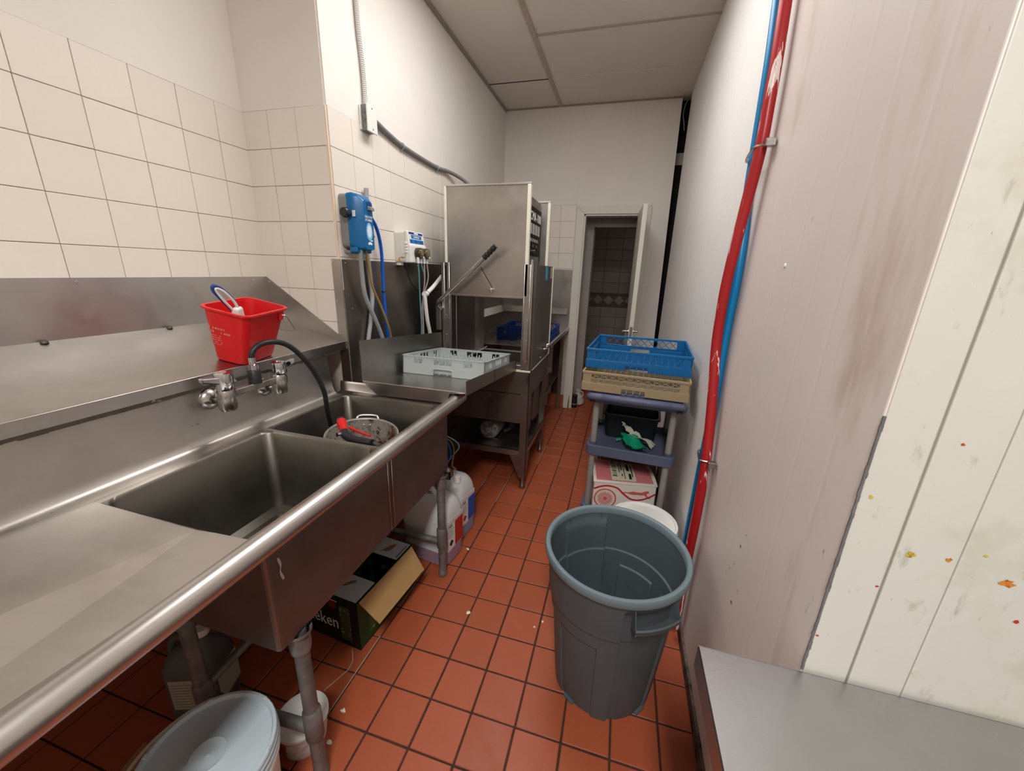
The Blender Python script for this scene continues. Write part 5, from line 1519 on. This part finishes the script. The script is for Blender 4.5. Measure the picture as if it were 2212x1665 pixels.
# ------------------------------------------------------------------ chemical jugs by the sink end
M_HDPE = mat('jug_hdpe', srgb(206, 208, 208), .42, var=.03, vscale=7, sss=0.0)
def jug(label, loc, rot, tint, band, tags):
    t = thing('chemical_jug', label, 'jug', loc, (0, 0, math.radians(rot)), 'white chemical jugs under the dish table')
    hx, hy, H_ = .142, .094, .378
    def jrr(i, z, r=.045): return rrect(-hx + i, hx - i, -hy + i, hy - i, r, z)
    m = MB().rings([jrr(.012, .0), jrr(.002, .008), jrr(.0, .05), jrr(0, .06), jrr(.0, .27), jrr(.004, .30), jrr(.014, .330), jrr(.030, .352, .04), jrr(.055, .362, .035)], True, True, True)
    b = m.obj('body', M_HDPE, t, local=True)
    m = MB().rings([jrr(.0115, .0005), jrr(.0010, .008), jrr(-.0008, .05), jrr(-.0008, .085)], False, False, True)
    m.obj('liquid_level', tint, t, local=True)
    MB().tube([(-.105, 0, .355), (-.075, 0, .388), (-.01, 0, .388), (.02, 0, .358)], .014, 10).obj('carry_handle', M_HDPE, t, local=True)
    c = MB().lathe([(.019, .350), (.019, .368), (.0165, .372), (.0165, .388), (.013, .391)], (.098, -.045, 0), 16).obj('screw_cap', M_WPLAS, t, local=True)
    for k in range(12):
        a = k * math.pi / 6
        MB().box(-.0008, .0008, -.0008, .0008, .373, .387, Matrix.Translation((.098 + .0168 * math.cos(a), -.045 + .0168 * math.sin(a), 0))).obj('cap_rib', M_WPLAS, c, local=True)
    # label on the aisle end
    lab = MB().box(hx - .001, hx + .0008, -.072, .072, .085, .265).box(.06, hx - .05, -hy - .0008, -hy + .001, .085, .265).obj('label', mat('jug_label', srgb(214, 214, 210), .6) if 'jug_label' not in bpy.data.materials else bpy.data.materials['jug_label'], t, local=True)
    MB().box(hx + .0008, hx + .0014, -.004, .072, .088, .235).obj('colour_block', band, lab, local=True)
    text('lettering', 'MA', .026, M_BLACKP, WM[t] @ frame((hx + .0012, -.066, .218), (0, 1, 0), (0, 0, 1)), lab)
    for k in range(6):
        MB().box(hx + .0008, hx + .0013, -.066, -.012 - (k % 3) * .006, .205 - k * .009, .2075 - k * .009).obj('label_line', M_GREYP, lab, local=True)
    s = .020
    cz, cy_ = .125, -.040
    MB().add([(hx + .0012, cy_ - s, cz), (hx + .0012, cy_, cz - s), (hx + .0012, cy_ + s, cz), (hx + .0012, cy_, cz + s)], [(0, 1, 2, 3)]).obj('hazard_diamond', tags, lab, local=True)
    MB().box(hx + .0006, hx + .0013, -.066, .066, .240, .2425).obj('label_line', M_GREYP, lab, local=True)
    return t
M_TINTP = mat('liquid_pink', srgb(150, 122, 140), .4)
M_TINTB = mat('liquid_blue', srgb(128, 140, 168), .4)
jug('white chemical jug with red label panel, nearer the sink leg', (.895, 1.445, 0), -8, M_TINTP, mat('jug_red', srgb(172, 44, 30), .5), mat('hazard_dark', srgb(30, 30, 30), .5))
jug('white chemical jug with blue label panel, nearer the machine', (.882, 1.660, 0), -8, M_TINTB, mat('jug_blue', srgb(18, 78, 168), .5), mat('hazard_red', srgb(190, 30, 34), .5))
hose('chemical_tube', 'blue tube looping down behind the sink end to the white jugs', [(.53, 1.80, .84), (.66, 1.62, .84), (.80, 1.52, .78), (.86, 1.55, .68), (.925, 1.575, .60), (.935, 1.60, .52), (.90, 1.62, .455), (.86, 1.63, .40)], .0065, bpy.data.materials['hose_blue'])
hose('chemical_tube', 'pale teal tube looping into the jug with the blue panel', [(.53, 1.86, .80), (.66, 1.66, .72), (.80, 1.55, .62), (.90, 1.575, .635), (.965, 1.60, .60), (.972, 1.63, .55), (.93, 1.64, .49), (.89, 1.645, .43), (.87, 1.65, .386)], .0040, TEAL)
hose('chemical_tube', 'amber tube curling over the top of the blue panel jug', [(.53, 1.90, .74), (.66, 1.66, .66), (.80, 1.53, .58), (.90, 1.56, .625), (.95, 1.58, .60), (.955, 1.60, .53), (.94, 1.605, .45), (.955, 1.62, .42), (.93, 1.655, .395), (.88, 1.66, .375)], .0034, bpy.data.materials['tan_tube'])

# ------------------------------------------------------------------ open beer carton with bottles
KM = Matrix.Translation((.885, .822, 0)) @ Matrix.Rotation(math.radians(-5), 4, 'Z')
kb = thing('beer_carton', 'open green beer carton with a kraft flap folded out, beneath the sink bowls', 'carton', M=KM)
M_KG = mat('carton_green', srgb(14, 62, 24), .5, var=.1, vscale=14)
M_KD = mat('carton_black_green', srgb(10, 22, 12), .5, var=.2, vscale=20)
M_KRAFT = mat('kraft_inside', srgb(168, 132, 84), .75, var=.07, vscale=14)
M_FLAPG = mat('flap_grey', srgb(172, 176, 178), .6, var=.04, vscale=30)
Lx, Ly, Hk = .40, .375, .232
t = .003
MB().box(-Lx, 0, 0, t, 0, Hk).obj('near_wall', M_KD, kb, local=True)
MB().box(-Lx, 0, Ly - t, Ly, 0, Hk).obj('far_wall', M_KG, kb, local=True)
MB().box(-t, 0, 0, Ly, 0, Hk).obj('side_wall', M_KG, kb, local=True)
MB().box(-Lx, -Lx + t, 0, Ly, 0, Hk).obj('side_wall', M_KG, kb, local=True)
MB().box(-Lx, 0, 0, Ly, 0, t).obj('base', M_KD, kb, local=True)
# flap hanging out to the aisle
MB().hexa([(.0, .012, Hk - .002), (.0, Ly - .012, Hk - .002), (.078, Ly - .03, Hk - .092), (.078, .03, Hk - .092), (.002, .012, Hk), (.002, Ly - .012, Hk), (.080, Ly - .03, Hk - .090), (.080, .03, Hk - .090)]).obj('outer_flap', M_KRAFT, kb, local=True)
f1 = MB().box(-.20, -.010, .006, .118, Hk - .002, Hk + .0015).obj('end_flap', M_FLAPG, kb, local=True)
f2 = MB().box(-.20, -.010, .262, Ly - .006, Hk - .002, Hk + .0015).obj('end_flap', M_FLAPG, kb, local=True)
MB().box(-Lx + .01, -.20, .0, Ly, Hk - .002, Hk + .001).obj('inner_flap', M_KG, kb, local=True)
for f, pts in ((f1, [(-.125, .055), (-.105, .090), (-.085, .098), (-.078, .088), (-.105, .062), (-.130, .045)]), (f2, [(-.115, .275), (-.090, .330), (-.075, .348), (-.066, .340), (-.068, .305), (-.085, .285), (-.100, .288)])):
    MB().add([(x, y, Hk + .0019) for x, y in pts], [tuple(range(len(pts)))]).obj('torn_patch', bpy.data.materials['torn_paper'] if False else mat('torn_kraft', srgb(124, 96, 62), .9), f, local=True)
m = MB()
for k in range(10):
    m.box(-.022, -.016, .272 + k * .0085, .278 + k * .0085, Hk + .0015, Hk + .0019)
o = m.obj('flap_glyphs', M_BLACKP, f2, local=True); o['kind'] = 'stuff'
# near face print: white script, red band, hop pattern strip
text('lettering', 'Heineken', .085, M_WHITEPR, KM @ frame((-.365, -.0006, .070), (1, 0, 0), (0, 0, 1)), kb, sx=.80)
M_DRED = mat('carton_dark_red', srgb(120, 22, 18), .5)
MB().add([(-.30, -.0006, .185), (-.148, -.0006, .185), (-.125, -.0006, .163), (-.107, -.0006, .178), (-.107, -.0006, .205), (-.30, -.0006, .205)], [(0, 1, 2, 3, 4, 5)]).obj('red_banner', M_DRED, kb, local=True)
MB().box(-.28, -.100, -.0010, -.0006, .208, .211).obj('banner_edge', M_WHITEPR, kb, local=True)
M_HOP = mat('hop_print', srgb(60, 78, 44), .6, spots=[(40, .55, .62, srgb(150, 156, 130), (1, 1, 1))])
MB().box(-.092, -.040, -.0010, -.0004, .030, .196).obj('hop_strip', M_HOP, kb, local=True)
MB().box(.0004, .0010, .060, .130, .040, .120).obj('hop_strip', M_HOP, kb, local=True)
M_GLASS = mat('bottle_green_glass', (.004, .035, .012), .12, spec=.7)
cnt_ = 0
for i in range(2):
    for j in range(2):
        bt = thing('beer_bottle', ('green glass beer bottle lying in the open carton, nearest the flap', 'green glass bottle standing deep in the open carton', 'green glass bottle at the far corner of the carton', 'green bottle beneath the grey carton flap')[cnt_], 'bottle',
                   M=KM @ Matrix.Translation((-.055 - i * .075, .155 + j * .075, .0035)), group='bottles in the beer carton')
        MB().lathe([(.026, 0), (.029, .004), (.029, .115), (.026, .135), (.014, .165), (.012, .195), (.0135, .197), (.0135, .203), (.009, .204)], n=18).obj('glass', M_GLASS, bt, local=True)
        MB().lathe([(.0293, .045), (.0293, .095)], n=18, cap0=False, cap1=False).obj('label', mat('bottle_label', srgb(60, 110, 66), .5) if cnt_ == 0 else bpy.data.materials['bottle_label'], bt, local=True)
        cnt_ += 1

# ------------------------------------------------------------------ trash can
TC = thing('trash_can', 'grey round plastic trash can standing open in the aisle', 'trash can', (1.826, 1.024, 0))
M_CAN = mat('can_grey', srgb(78, 88, 92), .48, var=.06, vscale=6, bump=.2, bscale=70, spots=[(4, .62, .78, srgb(62, 66, 68), (1, 1, .5))])
Hc = .580
HA = math.radians(-57)
def can_r(th, z):
    t = z / Hc
    r = .186 + (.236 - .186) * (t ** .85)
    if z < .405: r -= .0065                 # step below the upper band
    a = (th - HA) % (2 * math.pi)
    for c in (0.0, math.pi):               # flat recess below each handle
        d = abs((a - c + math.pi) % (2 * math.pi) - math.pi)
        if d < math.radians(24) and z < .53: r -= .008
    for c in (math.radians(62), math.radians(118), math.radians(242), math.radians(298)):
        d = abs((a - c + math.pi) % (2 * math.pi) - math.pi)
        if d < math.radians(20) and z < .345: r -= .007
    return r
ths = []
edges_ = [-24, 24, 156, 204, 42, 82, 98, 138, 222, 262, 278, 318]
for k in range(120): ths.append((3 * k + 1.5) % 360)
for e in edges_: ths += [(e - .35) % 360, (e + .35) % 360]
ths = [math.radians(a) + HA for a in sorted(set(round(a, 3) for a in ths))]
zs = [0.0, .012, .06, .14, .22, .30, .342, .346, .38, .402, .406, .45, .50, .526, .534, .555, .572]
R = [[Vector((math.cos(t) * can_r(t, z), math.sin(t) * can_r(t, z), z)) for t in ths] for z in zs]
m = MB().rings(R, True, False, True)
m.obj('body', M_CAN, TC, local=True)
R = [[Vector((math.cos(t) * (can_r(t, z) - .0045), math.sin(t) * (can_r(t, z) - .0045), max(z, .012))) for t in ths] for z in reversed(zs[1:])]
MB().rings(R, False, True, True).obj('inside', M_CAN, TC, local=True)
MB().lathe([(.232, .558), (.2455, .560), (.2475, .566), (.2475, .582), (.244, .588), (.234, .589), (.2285, .584), (.2285, .560)], n=96, cap0=False, cap1=False).obj('rim', mat('can_rim_grey', srgb(104, 120, 126), .45, var=.05, vscale=9), TC, local=True)
for c in (HA, HA + math.pi):
    u = Vector((math.cos(c), math.sin(c), 0)); w = Vector((-math.sin(c), math.cos(c), 0)); k = Vector((0, 0, 1))
    def hp(a, r, z): return Vector((math.cos(c + a) * r, math.sin(c + a) * r, z))
    m = MB()
    A_ = math.radians(18)
    ring = []
    for i in range(9):
        a = -A_ + 2 * A_ * i / 8
        ring.append([hp(a, .230, .470), hp(a, .262, .482), hp(a, .266, .500), hp(a, .262, .504), hp(a, .258, .488), hp(a, .230, .478)])
    m.rings(ring, True, True, False)
    for a in (-A_, A_):
        s_ = .010 if a < 0 else -.010
        m.hexa([hp(a, .224, .470), hp(a, .266, .484), hp(a + s_, .266, .484), hp(a + s_, .224, .470), hp(a, .226, .560), hp(a, .238, .560), hp(a + s_, .238, .560), hp(a + s_, .226, .560)])
    m.obj('handle', M_CAN, TC, local=True)
# foot lugs
for k in range(4):
    a = HA + math.radians(20 + k * 90)
    MB().box(.165, .1835, -.022, .022, -.0, .010, Matrix.Rotation(a, 4, 'Z')).obj('foot_lug', M_CAN, TC, local=True, bev=.002, seg=1)

# ------------------------------------------------------------------ steel work table at the right
wt = thing('work_table', 'brushed stainless work table against the white panel wall', 'table', (2.4, .1, 0))
M_WT = steel('work_table_steel', (.47, .47, .475), .30, (1, 12, 12), var=.05)
WZ = .800
m = MB().box(1.972, 3.2, -1.0, YR - .008, WZ - .003, WZ)
m.obj('table_top', M_WT, wt)
m = MB()
prof = [(1.972, WZ), (1.9700, WZ - .003), (1.9695, WZ - .050), (1.982, WZ - .050)]
m.rings([[Vector((x, y, z)) for x, z in prof] for y in (-1.0, YR - .008)], False, False, False, closed=False)
m.obj('turned_edge', M_WT, wt)
MB().box(1.970, 3.2, YR - .0085, YR - .0072, WZ - .050, WZ).obj('rear_edge', M_WT, wt)
for y in (-.9, .40):
    MB().cyl((2.03, y, 0), (2.03, y, WZ - .004), .02, n=16).obj('leg', M_STEEL_Z, wt)
    MB().cyl((3.1, y, 0), (3.1, y, WZ - .004), .02, n=16).obj('leg', M_STEEL_Z, wt)
MB().box(1.99, 3.18, -.95, .44, .22, .235).obj('undershelf', M_STEEL_Z, wt)

# recessed door pull on the white return panel
pl = MB().tube([(2.292, YR - .006, 1.655), (2.288, YR - .02, 1.63), (2.288, YR - .02, 1.56), (2.294, YR - .018, 1.545), (2.31, YR - .015, 1.54)], .006, 8).obj('door_pull', M_WPLAS)
tag(pl, 'small rounded pull on the white panel wall above the work table', 'handle')

# ------------------------------------------------------------------ things at the doorway
bt = thing('black_bottle', 'short black bottle on the floor beside the door casing', 'bottle', (1.345, 4.10, 0))
MB().lathe([(.030, 0), (.034, .006), (.034, .10), (.030, .118), (.036, .122), (.036, .150), (.030, .154)], n=20).obj('body', M_BLACKP, bt, local=True)
MB().lathe([(.0345, .04), (.0345, .052)], n=20, cap0=False, cap1=False).obj('band', M_GREYP, bt, local=True)
bg = thing('cloth_bag', 'crumpled off-white bag on the floor inside the doorway', 'bag', (1.372, 4.235, 0))
m = MB()
R = []
rr = random.Random(5)
for z, r in ((0, .055), (.02, .075), (.07, .070), (.11, .055), (.14, .030), (.17, .036), (.18, .01)):
    R.append([Vector((math.cos(k * math.pi / 10) * (r + rr.uniform(-.008, .008)), math.sin(k * math.pi / 10) * (r + rr.uniform(-.008, .008)), z + rr.uniform(-.006, .006) * (z > 0))) for k in range(20)])
m.rings(R, True, True, True)
m.obj('sack', mat('bag_white', srgb(176, 170, 158), .8, var=.06, vscale=30), bg, local=True)
MB().tube([(.03, -.02, .155), (.055, -.04, .165), (.06, -.045, .12), (.035, -.05, .10)], .006, 6).obj('tie', M_OFFW, bg, local=True)
tag(MB().lathe([(.002, 0), (.06, .01), (.085, .05), (.09, .10), (.06, .165), (.004, .18)], (1.865, 5.95, 1.02), 18, axis='z').obj('dark_jacket', M_DARK), 'dark object hanging in the dim room behind the open door', 'jacket') if False else None

# floor scraps
M_SCRAP = mat('scrap_white', srgb(226, 216, 196), .8)
rr = random.Random(11)
for lab, x, y, s in (('larger white food scrap on a floor joint in mid aisle', 1.232, 1.118, .013), ('tiny white food scrap beside the trash can', 1.565, 1.172, .006), ('tiny pale scrap just below another by the trash can', 1.535, 1.135, .006),
                     ('pale scrap near the near sink leg, larger of two', .985, .52, .012), ('pale scrap under the sink bowl corner, smaller of two', .965, .612, .010), ('dry leaf scrap on a joint beside the blue panel jug', 1.075, 1.505, .010)):
    m = MB()
    n = 9
    top = [Vector((x + math.cos(2 * math.pi * k / n) * s * rr.uniform(.5, 1.2), y + math.sin(2 * math.pi * k / n) * s * rr.uniform(.4, .9), .003 + rr.uniform(0, .003))) for k in range(n)]
    m.add([Vector((p.x, p.y, .0003)) for p in top] + top + [Vector((x, y, .008))], [(k, (k + 1) % n, n + (k + 1) % n, n + k) for k in range(n)] + [(n + k, n + (k + 1) % n, 2 * n) for k in range(n)])
    tag(m.obj('food_scrap', M_SCRAP), lab, 'scrap', 'scraps on the tiled floor')
cs_ = MB().prism([(.0, .0), (.05, .01), (.045, .07), (.015, .08)], .0015, .006, 'z', Matrix.Translation((.44, .27, .0)) @ Matrix.Rotation(.4, 4, 'Z')).obj('cardboard_scrap', M_KRAFT)
tag(cs_, 'torn piece of brown cardboard on the dark floor under the drainboard', 'cardboard')
